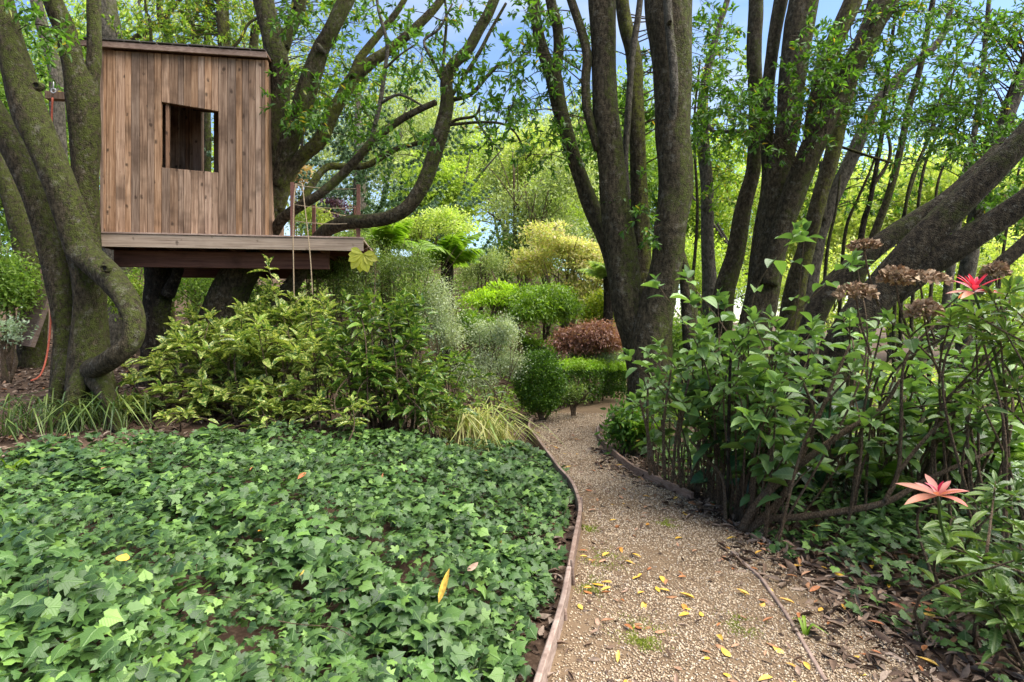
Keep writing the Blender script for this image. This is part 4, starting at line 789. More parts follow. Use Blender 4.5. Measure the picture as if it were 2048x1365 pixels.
# ------------------------------------------------------------------ background trees and shrubs
def base_of(px, py, d):
    c = P3(px, py, d); return c[0], c[1], gz(c[0], c[1])
def bgtree(label, cx, cy, d, rx, ry, mat, nc, m, leaf, depth=.8, sig=.25, name='background_tree', cat='tree', tr=.12, nst=3, bark='bark_grey', lobes=3, tm=DIA, flat=1.0, zmin=-.7, shell=.5, droop=0, trunk=True, spread=.4, fr=(.5, .7)):
    x, y, z = base_of(cx, cy, d); c = P3(cx, cy, d); s = d / F; R_ = np.array([rx * s, rx * s * depth, ry * s])
    t = thing(name, label, cat, (x, y, z))
    if trunk:
        tb = Tubes()
        for q in range(nst):
            e = c + rng.normal(size=3) * R_ * .45 + [0, 0, R_[2] * .3]
            tb.add(cr([(x + rng.normal() * .05, y, z - .1, tr), (x * .6 + e[0] * .4 + rng.normal() * .1, y, z + (e[2] - z) * .45, tr * .7), (*e, tr * .25)], .25), 7, .1, q)
            for _ in range(2):
                e3 = e + rng.normal(size=3) * R_ * .4; mm = np.array([x, y, z]) * .35 + e * .65; tb.add(cr([(*mm, tr * .4), (*((mm + e3) / 2 + [0, 0, .1]), tr * .3), (*e3, tr * .12)], .3), 5)
        tb.build('trunk', M[bark], t)
    A = []
    for q in range(lobes):
        o = np.clip(rng.normal(size=3), -1.6, 1.6) * ([1, 1, .35] if droop else [1, 1, 1]) * R_ * (spread if lobes > 1 else 0); f = rng.uniform(*fr) if lobes > 1 else 1
        A.append(clumpy(c + o, R_ * f, nc // lobes, m, sig, flat, shell, zmin, droop, rng.uniform(0, 9)))
    P, D, N = joined(*A); kk = P[:, 2] > g(P[:, 0], P[:, 1]) + .03; P, D, N = P[kk], D[kk], N[kk]
    foliage(t, 'crown' if trunk else 'foliage', M[mat], tm, P, D, N, rng.uniform(.6, 1.2, len(P)) * leaf)
    return t
# far wall of trees, left to right
far = [('sunny yellow green tree far behind the left trunks', 60, 330, 22, 190, 300, 'bgC'), ('leafy light green tree far behind the treehouse', 330, 250, 24, 200, 330, 'bgA'),
       ('hazy green tree behind the deck end', 500, 280, 28, 150, 230, 'bgB'), ('tall pale green tree far behind the monkey puzzle', 740, 330, 34, 150, 130, 'bgB'),
       ('bright green feathery tree left of the background rhododendron', 900, 390, 26, 75, 85, 'bgA'), ('dull green rounded tree on the central skyline', 1040, 350, 32, 110, 100, 'bgB'),
       ('yellow green tree on the skyline between the S limb and centre trunks', 1085, 330, 27, 70, 90, 'bgY'), ('dark green tree low behind the S limb', 845, 420, 30, 80, 70, 'bgC'),
       ('green tree behind the narrow gap of the centre trunks', 1240, 360, 24, 110, 150, 'bgC'), ('light tree right of the thick centre trunk', 1420, 420, 24, 120, 130, 'bgA'),
       ('glowing yellow green tree low behind the fanned trunks', 1600, 450, 22, 150, 130, 'bgY'), ('bright lime tree behind the thin slanting trunks', 1790, 440, 22, 140, 120, 'bgY'),
       ('soft green tree under the white sky at far right', 1980, 470, 24, 170, 150, 'bgA'), ('pale tree right of the leaning trunk at the edge', 2120, 500, 20, 150, 130, 'bgB'),
       ('deep green tree far left at the frame edge', -90, 380, 20, 170, 250, 'bgC')]
far += [('broad hazy tree on the far skyline left of the centre', 830, 330, 44, 150, 120, 'bgB'), ('broad hazy tree on the far skyline in the centre', 1010, 340, 46, 160, 110, 'bgA'), ('far skyline tree behind the close upright trunks', 1200, 360, 44, 150, 130, 'bgB'),
        ('far skyline tree right of the close upright trunks', 1420, 470, 44, 170, 110, 'bgC'), ('far skyline tree behind the fanned trunks', 1660, 470, 44, 170, 110, 'bgA'), ('far skyline tree near the right edge', 1920, 490, 44, 180, 110, 'bgY'), ('far tall tree behind the left trunks', 250, 260, 44, 220, 230, 'bgB')]
for (lab, a, b, d, rx, ry, mt) in far:
    bgtree(lab, a, b, d, rx, ry, mt, 800, 26, .20 if d < 40 else .34, sig=.42 if d < 40 else .8, lobes=4, tr=.16)
bgtree('multi-stemmed rhododendron tree with grey stems and whitish leaves in the centre background', 1050, 430, 17, 125, 105, 'bgB', 900, 14, .12, sig=.16, nst=9, lobes=3, tr=.05, shell=.8, name='rhododendron_tree', bark='stem')
bgtree('bright green bush above the rhododendron tree stems', 1095, 400, 19, 90, 60, 'bgA', 260, 16, .13, sig=.2, lobes=2, tr=.05)
# mid shrubs
def shrub(label, cx, cy, d, rx, ry, mat, nc, m, leaf, name='shrub', **kw):
    kw.setdefault('trunk', True); kw.setdefault('tr', .03); kw.setdefault('nst', 4)
    return bgtree(label, cx, cy, d, rx, ry, mat, nc, m, leaf, name=name, cat='shrub', bark='stem', **kw)
shrub('pale lacy maple behind the deck rail and tree fern', 845, 460, 13, 100, 38, 'pale', 300, 36, .08, name='japanese_maple', sig=.16, flat=.16, lobes=9, spread=.5, fr=(.25, .4))
shrub('golden pink layered maple left of the centre trunks', 1130, 530, 14.5, 106, 74, 'gold', 330, 56, .10, name='japanese_maple', sig=.20, flat=.10, lobes=13, nst=7, spread=.5, fr=(.22, .38), tr=.05)
shrub('low golden maple skirt touching the path hedge shrubs', 1165, 585, 14, 55, 30, 'gold', 160, 24, .08, name='japanese_maple', sig=.12, flat=.25, lobes=2)
shrub('small lime green shrub in front of the tree fern', 970, 585, 12, 55, 24, 'lime', 130, 22, .085, sig=.10, flat=.3, lobes=3)
shrub('green dome of laceleaf maple above the box hedges', 1083, 622, 12.3, 80, 66, 'lace_green', 700, 36, .08, name='laceleaf_maple', sig=.08, zmin=-.1, droop=.9, lobes=7, shell=.3, spread=.42, fr=(.5, .62), tm=DIA, nst=3, tr=.05)
shrub('smaller green laceleaf dome left of the large one', 945, 668, 11.5, 54, 46, 'lace_green', 420, 34, .08, name='laceleaf_maple', sig=.08, zmin=-.1, droop=.9, lobes=6, shell=.3, spread=.4, fr=(.5, .66), tm=DIA)
shrub('dull red laceleaf maple mound beside the centre trunks', 1163, 692, 11.4, 72, 52, 'lace_red', 560, 36, .07, name='laceleaf_maple', sig=.07, zmin=-.1, droop=.9, lobes=6, shell=.3, spread=.4, fr=(.52, .66), tm=DIA)
shrub('golden green bush behind the red maple mound', 1212, 632, 13, 52, 42, 'golden_green', 260, 26, .07, sig=.09, lobes=2, zmin=-.5)
shrub('silvery leaved shrub in front of the red maple mound', 1185, 712, 11.6, 48, 22, 'silver', 160, 20, .075, sig=.08, lobes=2, tm=NAR)
shrub('fine leaved grey green bush below the rhododendron tree', 965, 535, 14, 40, 38, 'bgB', 200, 26, .06, sig=.12, lobes=2)
shrub('airy shrub of tiny leaves right of the deck', 810, 545, 9.5, 95, 85, 'fineleaf', 700, 18, .045, name='small_leaved_shrub', sig=.10, lobes=9, shell=.9, nst=10, tr=.012, spread=.48, fr=(.3, .5))
shrub('airy small leaved shrub below the end of the deck', 700, 560, 9.0, 70, 90, 'fineleaf', 560, 18, .045, name='small_leaved_shrub', sig=.10, lobes=9, shell=.9, nst=10, tr=.012, spread=.48, fr=(.3, .5))
shrub('leafy green undergrowth behind the laurels below the deck', 600, 640, 9.5, 120, 60, 'bgC', 340, 20, .075, sig=.13, lobes=4)
shrub('dark green bush filling the gap below the rhododendron tree', 1010, 520, 18, 110, 60, 'bgC', 340, 22, .12, sig=.2, lobes=4)
shrub('mid green bush low behind the golden layered maple', 1180, 500, 19, 90, 80, 'bgB', 340, 22, .12, sig=.2, lobes=4)
shrub('leafy shrub at the foot of the centre trunks beside the path', 1268, 850, 6.7, 34, 40, 'bay', 90, 14, .08, sig=.08, lobes=2, tm=LAN)
shrub('pale variegated shrub under the tree fern', 880, 625, 9.3, 55, 65, 'pitto', 640, 18, .042, name='variegated_shrub', sig=.09, lobes=8, shell=.9, nst=6, tr=.014, spread=.5, fr=(.3, .5))
shrub('airy white and green variegated shrub with a dark central stem beside the dark box bush', 985, 700, 8.6, 60, 72, 'pitto', 800, 18, .038, name='variegated_shrub', sig=.075, lobes=9, shell=.9, nst=5, tr=.014, spread=.5, fr=(.28, .48))
shrub('variegated sprigs at the foot of the white and green shrub', 930, 750, 8.3, 50, 40, 'pitto', 160, 14, .04, name='variegated_shrub', sig=.07, lobes=2, shell=.9, tr=.01)
shrub('rounded dark green box bush at the left of the path bend', 1080, 765, 9.0, 46, 58, 'box', 900, 22, .034, name='box_bush', sig=.045, lobes=1, shell=.25, zmin=-.95, tm=BOXT)
shrub('low leafy plants between box bush and hedge', 1150, 785, 9.4, 30, 18, 'fineleaf', 60, 20, .05, sig=.06, lobes=2)
shrub('green shrubs in the shade below the deck', 420, 590, 11.5, 150, 50, 'bgC', 320, 22, .09, sig=.15, lobes=4)
shrub('light leafy shrub low beneath the deck left of the stump', 260, 600, 10.5, 40, 40, 'bgA', 120, 20, .08, sig=.12, lobes=2)
shrub('glossy green bush at the left edge above the litter', 15, 550, 9.0, 55, 80, 'bgC', 260, 22, .08, sig=.13, lobes=3)
shrub('small pale leaved seedling bush at the far left edge', 15, 665, 8.2, 34, 24, 'silver', 40, 16, .07, sig=.08, lobes=2)
shrub('purple leaved shrub seen through the deck rail', 668, 412, 15, 32, 30, 'purple', 110, 22, .11, sig=.14, lobes=2)
shrub('orange tinted young tree behind the trunk at the deck end', 592, 365, 16, 18, 50, 'orange', 70, 20, .11, sig=.16, lobes=2)
shrub('yellow green bush just behind the deck rail posts', 625, 440, 14, 50, 30, 'bgY', 120, 22, .10, sig=.14, lobes=2)
for lab, a, b, d, rx, ry, mt in (('bright green undergrowth behind the slim bent trunk', 1430, 560, 13, 110, 80, 'bgA'), ('yellow green undergrowth behind the fanned tree foot', 1640, 600, 12, 120, 80, 'bgY'),
        ('sunlit undergrowth behind the leaning trunks', 1830, 620, 11, 130, 80, 'bgA'), ('bright green mass of leaves at the right edge middle height', 2010, 560, 10, 90, 90, 'bgY'), ('green shrubs behind the hydrangea at the right edge', 2000, 720, 9, 110, 70, 'bgC'), ('shaded green shrubs behind the centre trunk feet', 1390, 690, 10, 110, 60, 'bgC')):
    shrub(lab, a, b, d, rx, ry, mt, 420, 22, .085, sig=.16, lobes=4)
def ground_cover(label, n, xr, yr, cond, mat, h, leaf):
    x = rng.uniform(*xr, n); y = rng.uniform(*yr, n); k = cond(x, y) & (nz(x, y, 1.3, 6) + rng.uniform(-.4, .4, n) > -.25); x, y = x[k], y[k]; n = len(x)
    P = np.stack([x, y, g(x, y) + h * rng.uniform(0, 1, n) * (.6 + .6 * nz(x, y, 2.1, 8) ** 2)], -1); c0 = P.mean(0)
    o = foliage(None, 'ground_cover', M[mat], LAN[:1], P, unit(rng.normal(size=(n, 3)) * [1, 1, .5] + [0, 0, .35]), unit(rng.normal(size=(n, 3)) * .5 + [0, 0, 1]), rng.uniform(.6, 1.2, n) * leaf); tag(o, label, 'ground cover')
offp = lambda x, y: (x < xL(y) - .15) | (x > xR(y) + .15)
ground_cover('mixed low green plants covering the slope behind the path', 26000, (-7, 4.5), (8.2, 22), lambda x, y: offp(x, y) & ((x > -3.6) | (y > 11)), 'bgC', .28, .13)
ground_cover('yellow green low plants on the slope among the maples', 7000, (-5, 4), (9.5, 20), offp, 'fineleaf', .35, .11)
ground_cover('fresh green ground plants under the trunks right of the path', 16000, (2.2, 11), (5.5, 18), offp, 'bgA', .35, .13)
ground_cover('leafy low greenery under the hydrangea stems right of the path', 5200, (1.4, 6), (3.6, 7.5), lambda x, y: x > xR(y) + .3, 'hydra', .32, .10)
# clipped box hedges
def hedge(label, pts, hgt, wid, d_leaf=.032, n=9000, topbright=True):
    pts = np.array(pts, float); C = cr([(p[0], p[1], 0) for p in pts], .1)
    t = thing('box_hedge', label, 'hedge', (C[0, 0], C[0, 1], gz(C[0, 0], C[0, 1])))
    k = rng.integers(0, len(C) - 1, n); u = rng.uniform(0, 1, n)[:, None]; c = C[k] * (1 - u) + C[k + 1] * u; T = unit(C[k + 1] - C[k]); Nn = np.stack([T[:, 1], -T[:, 0]], -1)
    a = rng.uniform(-.35, np.pi + .35, n); se = 4.0
    ca = np.sign(np.cos(a)) * np.abs(np.cos(a)) ** (2 / se); sa = np.sign(np.sin(a)) * np.abs(np.sin(a)) ** (2 / se)
    lump = 1 + .07 * nz(c[:, 0], c[:, 1], 3) + rng.normal(0, .05, n)
    z0 = g(c[:, 0], c[:, 1]); hh = hgt * (.55 + .45 * sa) * lump; taper = .55 + .45 * np.clip(hh / hgt, 0, 1)
    P = np.stack([c[:, 0] + Nn[:, 0] * ca * wid / 2 * lump * taper, c[:, 1] + Nn[:, 1] * ca * wid / 2 * lump * taper, z0 + hh], -1)
    low = rng.uniform(0, 1, n) < .35; P[low, 2] = z0[low] + hgt * rng.uniform(.1, .9, low.sum()); P[low, :2] = c[low, :2] + Nn[low] * (np.sign(rng.normal(size=low.sum())) * wid / 2 * (.5 + .5 * (P[low, 2] - z0[low]) / hgt))[:, None]
    D = rdir(n); N = unit(np.stack([Nn[:, 0] * ca, Nn[:, 1] * ca, np.maximum(sa, .1)], -1) + rng.normal(size=(n, 3)) * .7)
    top = (P[:, 2] - z0 > hgt * .86) & topbright
    foliage(t, 'foliage', M['box'], BOXT, P[~top], D[~top], N[~top], rng.uniform(.7, 1.3, (~top).sum()) * d_leaf)
    if top.any(): foliage(t, 'top_foliage', M['box_top'], BOXT, P[top], D[top], N[top], rng.uniform(.7, 1.3, top.sum()) * d_leaf)  # leaves near the hedge top get a brighter yellow-green
    tb = Tubes()
    for q in C[::4]: tb.add([(q[0], q[1], gz(q[0], q[1]) - .05, .02), (q[0] + .03, q[1], gz(q[0], q[1]) + hgt * .7, .012)], 5)
    tb.build('stems', M['stem'], t, 'stuff'); return t
def H(px, d): return ((px - 1024) / F * d, d)
hedge('bright topped box hedge curving behind the dark box bush', [H(1070, 10.2), H(1120, 10.4), H(1165, 10.6), H(1190, 10.9)], .80, .50, n=14000)
hedge('box hedge piece with tapered foot at the end of the path', [H(1205, 11.2), H(1235, 11.1), H(1262, 11.2)], .72, .5, n=8000)
hedge('short flat topped box hedge below the green laceleaf dome', [H(1040, 12.2), H(1075, 12.3), H(1112, 12.5)], .8, .55, n=8000)

# ------------------------------------------------------------------ monkey puzzle
c = P3(715, 0, 13.5); mp_ = thing('monkey_puzzle_tree', 'spiky monkey puzzle tree with curving rope-like branches behind the deck rail', 'tree', (c[0], c[1], gz(c[0], c[1])))
zt = P3(715, 150, 13.5)[2]; tb = Tubes(); tb.add([(c[0], c[1], gz(c[0], c[1]) - .1, .22), (c[0] + .05, c[1], zt * .6, .15), (c[0], c[1], zt, .05)], 10); tb.build('trunk', M['bark_grey'], mp_)
tv, tf, tu = t_diamond(.35)
for k_ in range(50):
    z = 2.2 + (zt - 2.4) * rng.uniform(0, 1) ** .9; az = rng.uniform(0, 2 * np.pi); L = (2.6 * (1 - (z / (zt + 2.5)) ** 2) + .5) * rng.uniform(.8, 1.15)
    a = np.array([math.cos(az), math.sin(az), 0]); p0_ = np.array([c[0], c[1], z]); C = cr([(*p0_, .035), (*(p0_ + a * L * .5 + [0, 0, .05 * L]), .03), (*(p0_ + a * L * .85 + [0, 0, .12 * L]), .028), (*(p0_ + a * L + [0, 0, .32 * L]), .02)], .12)
    Cs = [C]
    for s in range(3):
        i0 = int(len(C) * rng.uniform(.3, .85)); b = C[i0, :3]; sd_ = unit(a * .8 + np.cross(a, [0, 0, 1]) * rng.choice([-1, 1]) * .7 + [0, 0, .1]); l2 = L * rng.uniform(.25, .42)
        Cs.append(cr([(*b, .028), (*(b + sd_ * l2 * .5), .026), (*(b + sd_ * l2 + [0, 0, l2 * .35]), .018)], .12))
    Pq = []; Dq = []
    for C_ in Cs:
        m = len(C_) * 26; ii = rng.integers(0, len(C_), m); T = unit(np.gradient(C_[:, :3], axis=0))[ii]; Pq.append(C_[ii, :3] + rng.normal(size=(m, 3)) * .012); Dq.append(unit(T + rdir(m) * .75))
    Pq = np.vstack(Pq); Dq = np.vstack(Dq); foliage(mp_, 'branch', M['arauc'], [t_diamond(.42)], Pq, Dq, rdir(len(Pq)), rng.uniform(.06, .095, len(Pq)), kind=None)

# ------------------------------------------------------------------ ferns
def frond_mesh(L, mat, w_=.34, arch=.5, n=34, pn=6):
    t = np.linspace(0, 1, n); y = L * (t - .12 * t * t); z = L * arch * (t * .9 - 1.25 * t * t); C = np.stack([np.zeros(n), y, z], -1)
    P = np.repeat(C[3:], 2, 0); sd_ = np.tile([-1, 1], n - 3); tt = np.repeat(t[3:], 2); T = unit(np.gradient(C, axis=0))[3:].repeat(2, 0)
    D = unit(np.stack([sd_, np.zeros_like(tt), np.full_like(tt, -.25)], -1) + T * .45 + rng.normal(size=(len(tt), 3)) * .07); ln = w_ * L * np.sin(np.pi * (tt * .93 + .07) ** .8) ** .8 + .01
    NN = unit(np.stack([np.zeros_like(tt), -T[:, 2], T[:, 1]], -1))
    V1, F1, U1 = inst([t_lance(.16, pn, fold=.1, droop=.25)], P, D, NN, ln)
    V2, Fq, Ft = tube(np.c_[C, np.linspace(.009, .002, n) * L], 4); F2 = np.vstack([Fq[:, [0, 1, 2]], Fq[:, [0, 2, 3]], Ft])
    return mesh('frond', np.vstack([V1, V2]), np.vstack([F1, F2 + len(V1)]), mat, np.vstack([U1, np.zeros((len(V2), 2))]))
def fern(label, c, L, n, mat, z0=0, tiltr=(10, 60), trunk=0, name='fern', azr=(0, 360)):
    t = thing(name, label, 'fern', (c[0], c[1], z0)); top = c[2]
    ms = [frond_mesh(L * f, M[mat], arch=a) for f, a in ((1, .5), (.85, .62), (1.1, .42))]
    if trunk:
        tb = Tubes(); tb.add(cr([(c[0], c[1], z0 - .1, trunk * 1.2), (c[0] + .03, c[1], (z0 + top) / 2, trunk), (c[0], c[1], top + .05, trunk * .9)], .1), 12, .2, 1); tb.build('trunk', M['bark_dark'], t)
    for q in range(n):
        o = obj('frond', ms[q % 3], t, loc=(0, 0, top - z0)); az = R(azr[0] + (azr[1] - azr[0]) * (q + rng.uniform(0, .6)) / n)
        o.rotation_euler = (R(rng.uniform(*tiltr)), rng.uniform(-.2, .2), az); s = rng.uniform(.8, 1.15); o.scale = (s, s, s)
def fz(px, py, d): c = P3(px, py, d); return c, gz(c[0], c[1])
c, z = fz(893, 528, 10.8); fern('tree fern with arching bright fronds and brown trunk top left of the laceleaf maples', c, .85, 18, 'fern', z, trunk=.12, name='tree_fern')
c, z = fz(770, 500, 10.5); fern('tree fern with bright green fronds behind the end of the deck', c, .95, 16, 'fern', z, trunk=.1, name='tree_fern')
c, z = fz(1215, 560, 12); fern('pale tree fern fronds beside the left centre trunk', c, .75, 12, 'fern_pale', z, trunk=.1, name='tree_fern')
for lab, a, b, d, L, n in (('low green fern under the hydrangea right of the path', 1560, 930, 4.7, .35, 10), ('bright fern clump at the right edge behind the shrubs', 1985, 850, 5.0, .55, 14), ('second bright fern at the far right edge lower down', 2060, 930, 4.2, .5, 12), ('sunlit fern between hydrangea stems and right edge', 1850, 890, 5.2, .5, 12), ('small fern below the fern clump near the pink leaf rosette', 1760, 960, 4.4, .35, 10), ('fern tuft beside the centre trunk foot', 1290, 870, 6.6, .4, 10)):
    c, z = fz(a, b, d); c[2] = max(z + .1, min(c[2], z + .45)); fern(lab, c, L, n, 'fern', z)
# yellow broad leaf on the deck end
yl = thing('palmate_plant', 'large translucent yellow lobed leaf hanging below the deck end', 'plant', P3(735, 600, 7.2)); b0_ = P3(735, 600, 7.2)
tb = Tubes(); tb.add(cr([(b0_[0], b0_[1], gz(b0_[0], b0_[1]), .012), (*P3(750, 560, 7.2), .008), (*P3(745, 498, 7.15), .006), (*P3(728, 500, 7.1), .004)], .1), 5); tb.build('stem', M['stem'], yl)
m_ = leafmat('yellow_lobed_leaf', [(.36, .38, .05), (.46, .44, .07)], trans=.5, vein=(.24, .26, .04))
for q in range(9):
    a_ = R(-205 + q * 26); L = .25 * (1 - .35 * abs(q - 4) / 4) * (1 + .1 * math.sin(q * 3)); dz_ = np.array([math.cos(a_), -.15 + .1 * math.sin(q * 2), math.sin(a_)])
    foliage(yl, 'leaf_lobe', m_, [t_lance(.5, 7, peak=.62, fold=.15, wave=.02)], P3(726, 508, 7.08)[None], unit(dz_)[None], np.array([[.15 * math.sin(q), -1, .3]]), np.array([L]), kind=None)

# ------------------------------------------------------------------ shrubs with real leaves
def stemmed(label, name, bases, targets, mat, leaf, lw, per_tip=9, pairs=4, k=300, stem_r=.008, arc=.1, tipspread=1.0, nseg=5, stem='stem', flat=.35, cat_='shrub', stemfrac=.4, droopl=.25, peak=.42):
    """bases: list of xyz, targets: (x0,y0,x1,y1,d0,d1,n) crown regions"""
    b0 = bases[0]; t = thing(name, label, cat_, (b0[0], b0[1], b0[2])); tb = Tubes(); Ps = []; Ds = []; Ns = []; Ls = []
    for (x0, y0, x1, y1, d0, d1, n) in targets:
        for _ in range(n):
            T = P3(rng.uniform(x0, x1), rng.uniform(y0, y1), rng.uniform(d0, d1)); T[2] = max(T[2], gz(T[0], T[1]) + .12)
            b = np.array(min(bases, key=lambda q: np.hypot(q[0] - T[0], q[1] - T[1]) + rng.uniform(0, .35))); dv = T - b; L_ = np.linalg.norm(dv)
            b = b + np.array([rng.normal() * .2, rng.normal() * .25, 0])
            if b[0] > .8: b[0] = max(b[0], float(xR(b[1])) + .14)
            b[2] = gz(b[0], b[1]) - .03
            mid = b + dv * [.35, .35, .6] + rng.normal(size=3) * .05 * L_ + [0, 0, arc * L_ * .4]
            C = cr([(*b, stem_r * 1.3), (*mid, stem_r), (*T, stem_r * .5)], .09); tb = Tubes(); tb.add(C, 5, 0); tb.build('stem', M[stem], t); Td = unit(C[-1, :3] - C[-3, :3]) * .6 + [0, 0, .4]; Td = unit(Td)
            # rosette at the tip
            az0 = rng.uniform(0, 6.28); m = per_tip; az = az0 + np.arange(m) * 2.4; el = np.linspace(.15, 1.0, m) * tipspread
            hz = np.stack([np.cos(az), np.sin(az), np.zeros(m)], -1); D = unit(Td[None] * np.cos(el * 1.45)[:, None] + hz * np.sin(el * 1.45)[:, None] + rng.normal(size=(m, 3)) * .12)
            P = T - Td * np.linspace(0, .10, m)[:, None] * leaf * 6; Ps.append(P); Ds.append(D); Ns.append(unit(np.array([0, 0, 1.]) + hz * .15 + rng.normal(size=(m, 3)) * .22)); Ls.append(leaf * rng.uniform(.75, 1.15, m) * np.linspace(.6, 1.05, m))
            for q in range(pairs):
                i0 = int(len(C) * (1 - stemfrac * (q + 1) / pairs)); c_ = C[max(0, min(len(C) - 1, i0)), :3]; a = rng.uniform(0, 6.28)
                for s in (0, np.pi):
                    h = np.array([math.cos(a + s), math.sin(a + s), rng.uniform(-.25, .3)]); Ps.append(c_[None] + h * .02); Ds.append(unit(h)[None]); Ns.append(unit(np.array([[0, 0, 1.]]) + rng.normal(size=(1, 3)) * .25)); Ls.append(np.array([leaf * rng.uniform(.8, 1.25)]))
    tm = [t_lance(lw, nseg, fold=f, droop=dr, peak=peak, wave=.01) for f, dr in ((flat, droopl), (flat * 1.4, droopl * .4), (flat * .5, droopl * 1.6))]
    leaf_parts(t, 'leaf', M[mat], tm, np.vstack(Ps), np.vstack(Ds), np.vstack(Ns), np.concatenate(Ls), k)
    return t
def gb(px, d, z=0): x = (px - 1024) / F * d; return (x, d, gz(x, d) - .03)
stemmed('yellow spotted laurel spreading low in front of the deck, left part', 'spotted_laurel', [gb(330, 7.2), gb(400, 7.2), gb(470, 7.0)], [(290, 650, 520, 800, 6.2, 7.2, 44), (240, 755, 420, 830, 6.2, 6.8, 14), (330, 610, 480, 700, 6.8, 7.4, 12), (300, 640, 420, 700, 6.6, 6.9, 4)], 'aucuba', .21, .38, per_tip=8, pairs=2)
stemmed('yellow spotted laurel in the middle reaching up to the deck', 'spotted_laurel', [gb(560, 7.0), gb(620, 6.9), gb(500, 7.1)], [(470, 600, 660, 790, 6.0, 7.0, 46), (490, 540, 560, 640, 6.7, 7.2, 8), (530, 520, 550, 540, 6.8, 6.9, 1), (440, 700, 680, 830, 5.9, 6.5, 18), (560, 580, 660, 680, 6.8, 7.3, 12)], 'aucuba', .21, .38, per_tip=8, pairs=2)
stemmed('tall dark laurel with a few yellow flecks right of the spotted ones', 'spotted_laurel', [gb(760, 6.8), gb(800, 6.8), gb(840, 7.0)], [(690, 580, 860, 700, 6.3, 7.0, 38), (680, 690, 880, 820, 6.0, 6.8, 40), (640, 640, 720, 820, 6.1, 6.6, 16)], 'aucuba_dark', .18, .34, per_tip=8, pairs=3)
stemmed('low laurel shoots between the tall dark laurel and the bamboo grass', 'spotted_laurel', [gb(880, 6.9), gb(930, 7.2)], [(850, 700, 960, 800, 6.7, 7.3, 14), (820, 790, 920, 850, 6.2, 6.7, 8)], 'aucuba_dark', .165, .32, per_tip=8, pairs=3)
stemmed('bright spotted laurel tips along the back edge of the ivy', 'spotted_laurel', [gb(330, 6.1), gb(640, 6.0), gb(560, 6.1)], [(270, 810, 400, 850, 5.7, 6.0, 6), (620, 790, 760, 850, 5.6, 6.0, 9), (480, 800, 600, 850, 5.8, 6.0, 6)], 'aucuba', .14, .34, per_tip=9, pairs=1)
# hydrangeas
HB1 = [gb(1300, 5.6), gb(1345, 5.2), gb(1385, 5.0)]
stemmed('hydrangea with many bare stems in front of the close upright trunks', 'hydrangea', HB1, [(1250, 675, 1440, 800, 4.6, 6.2, 17), (1270, 760, 1440, 880, 4.5, 5.8, 10), (1310, 535, 1390, 600, 4.8, 5.2, 2), (1380, 590, 1500, 700, 4.4, 5.6, 12)], 'hydra', .145, .58, per_tip=6, pairs=4, stem_r=.0065, stemfrac=.5)
HB2 = [gb(1455, 4.5), gb(1490, 4.3), gb(1480, 4.7)]
hy2 = stemmed('largest hydrangea with dried flower heads below the leaning trunks', 'hydrangea', HB2, [(1450, 625, 1650, 760, 3.8, 5.6, 18), (1440, 720, 1700, 860, 3.7, 5.4, 18), (1590, 450, 1740, 520, 4.0, 4.3, 4), (1480, 850, 1640, 940, 4.0, 4.8, 8)], 'hydra', .145, .58, per_tip=6, pairs=4, stem_r=.0065, stemfrac=.5)
HB3 = [gb(1500, 4.2), gb(1640, 4.4), gb(1700, 4.6), gb(1850, 4.4)]
hy3 = stemmed('sprawling hydrangea on the right with long arching stems', 'hydrangea', HB3, [(1640, 620, 1860, 780, 3.6, 5.6, 19), (1700, 740, 1960, 900, 3.5, 5.4, 21), (1880, 560, 2060, 740, 3.8, 5.2, 16), (1880, 780, 2060, 950, 3.4, 5.0, 18)], 'hydra', .125, .60, per_tip=6, pairs=4, stem_r=.009, stemfrac=.45)
def arm(parent, pts, name='stem', mat='stem', ns=9):
    C = limb_curve([(a, b, d, w_ * .85) for a, b, d, w_ in pts], .04); t = Tubes(); t.add(C, ns, .06, rng.uniform(0, 9)); t.build(name, M[mat], parent)
arm(hy2, [(1482, 1062, 4.28, 22), (1520, 1000, 4.2, 20), (1600, 930, 4.1, 17), (1680, 870, 4.0, 15), (1760, 820, 3.95, 12), (1800, 760, 3.9, 8)])
arm(hy2, [(1490, 1064, 4.3, 18), (1560, 1000, 4.3, 15), (1610, 900, 4.3, 12), (1660, 780, 4.3, 9), (1700, 690, 4.3, 6)])
arm(hy2, [(1455, 1040, 4.5, 9), (1457, 900, 4.4, 9), (1459, 780, 4.3, 8), (1462, 700, 4.3, 6)], mat='bark_dark')
arm(hy2, [(1380, 880, 4.9, 6), (1420, 925, 4.6, 8), (1446, 960, 4.5, 9), (1452, 1040, 4.45, 10)])
arm(hy3, [(1488, 1066, 4.3, 20), (1530, 1040, 4.2, 18), (1600, 1034, 4.05, 17), (1700, 1020, 3.9, 16), (1775, 1003, 3.8, 15), (1850, 962, 3.75, 12), (1920, 930, 3.7, 10), (1985, 903, 3.7, 7)])
arm(hy3, [(1768, 1004, 3.8, 12), (1795, 950, 3.8, 11), (1802, 860, 3.8, 10), (1806, 740, 3.8, 8), (1830, 690, 3.8, 7), (1880, 640, 3.8, 5)])
arm(hy3, [(1797, 945, 3.8, 11), (1840, 890, 3.8, 10), (1900, 830, 3.8, 9), (1970, 790, 3.8, 8), (2060, 745, 3.8, 6)])
arm(hy3, [(1660, 930, 4.4, 7), (1620, 800, 4.2, 7), (1590, 740, 4.2, 6), (1560, 720, 4.2, 4)])
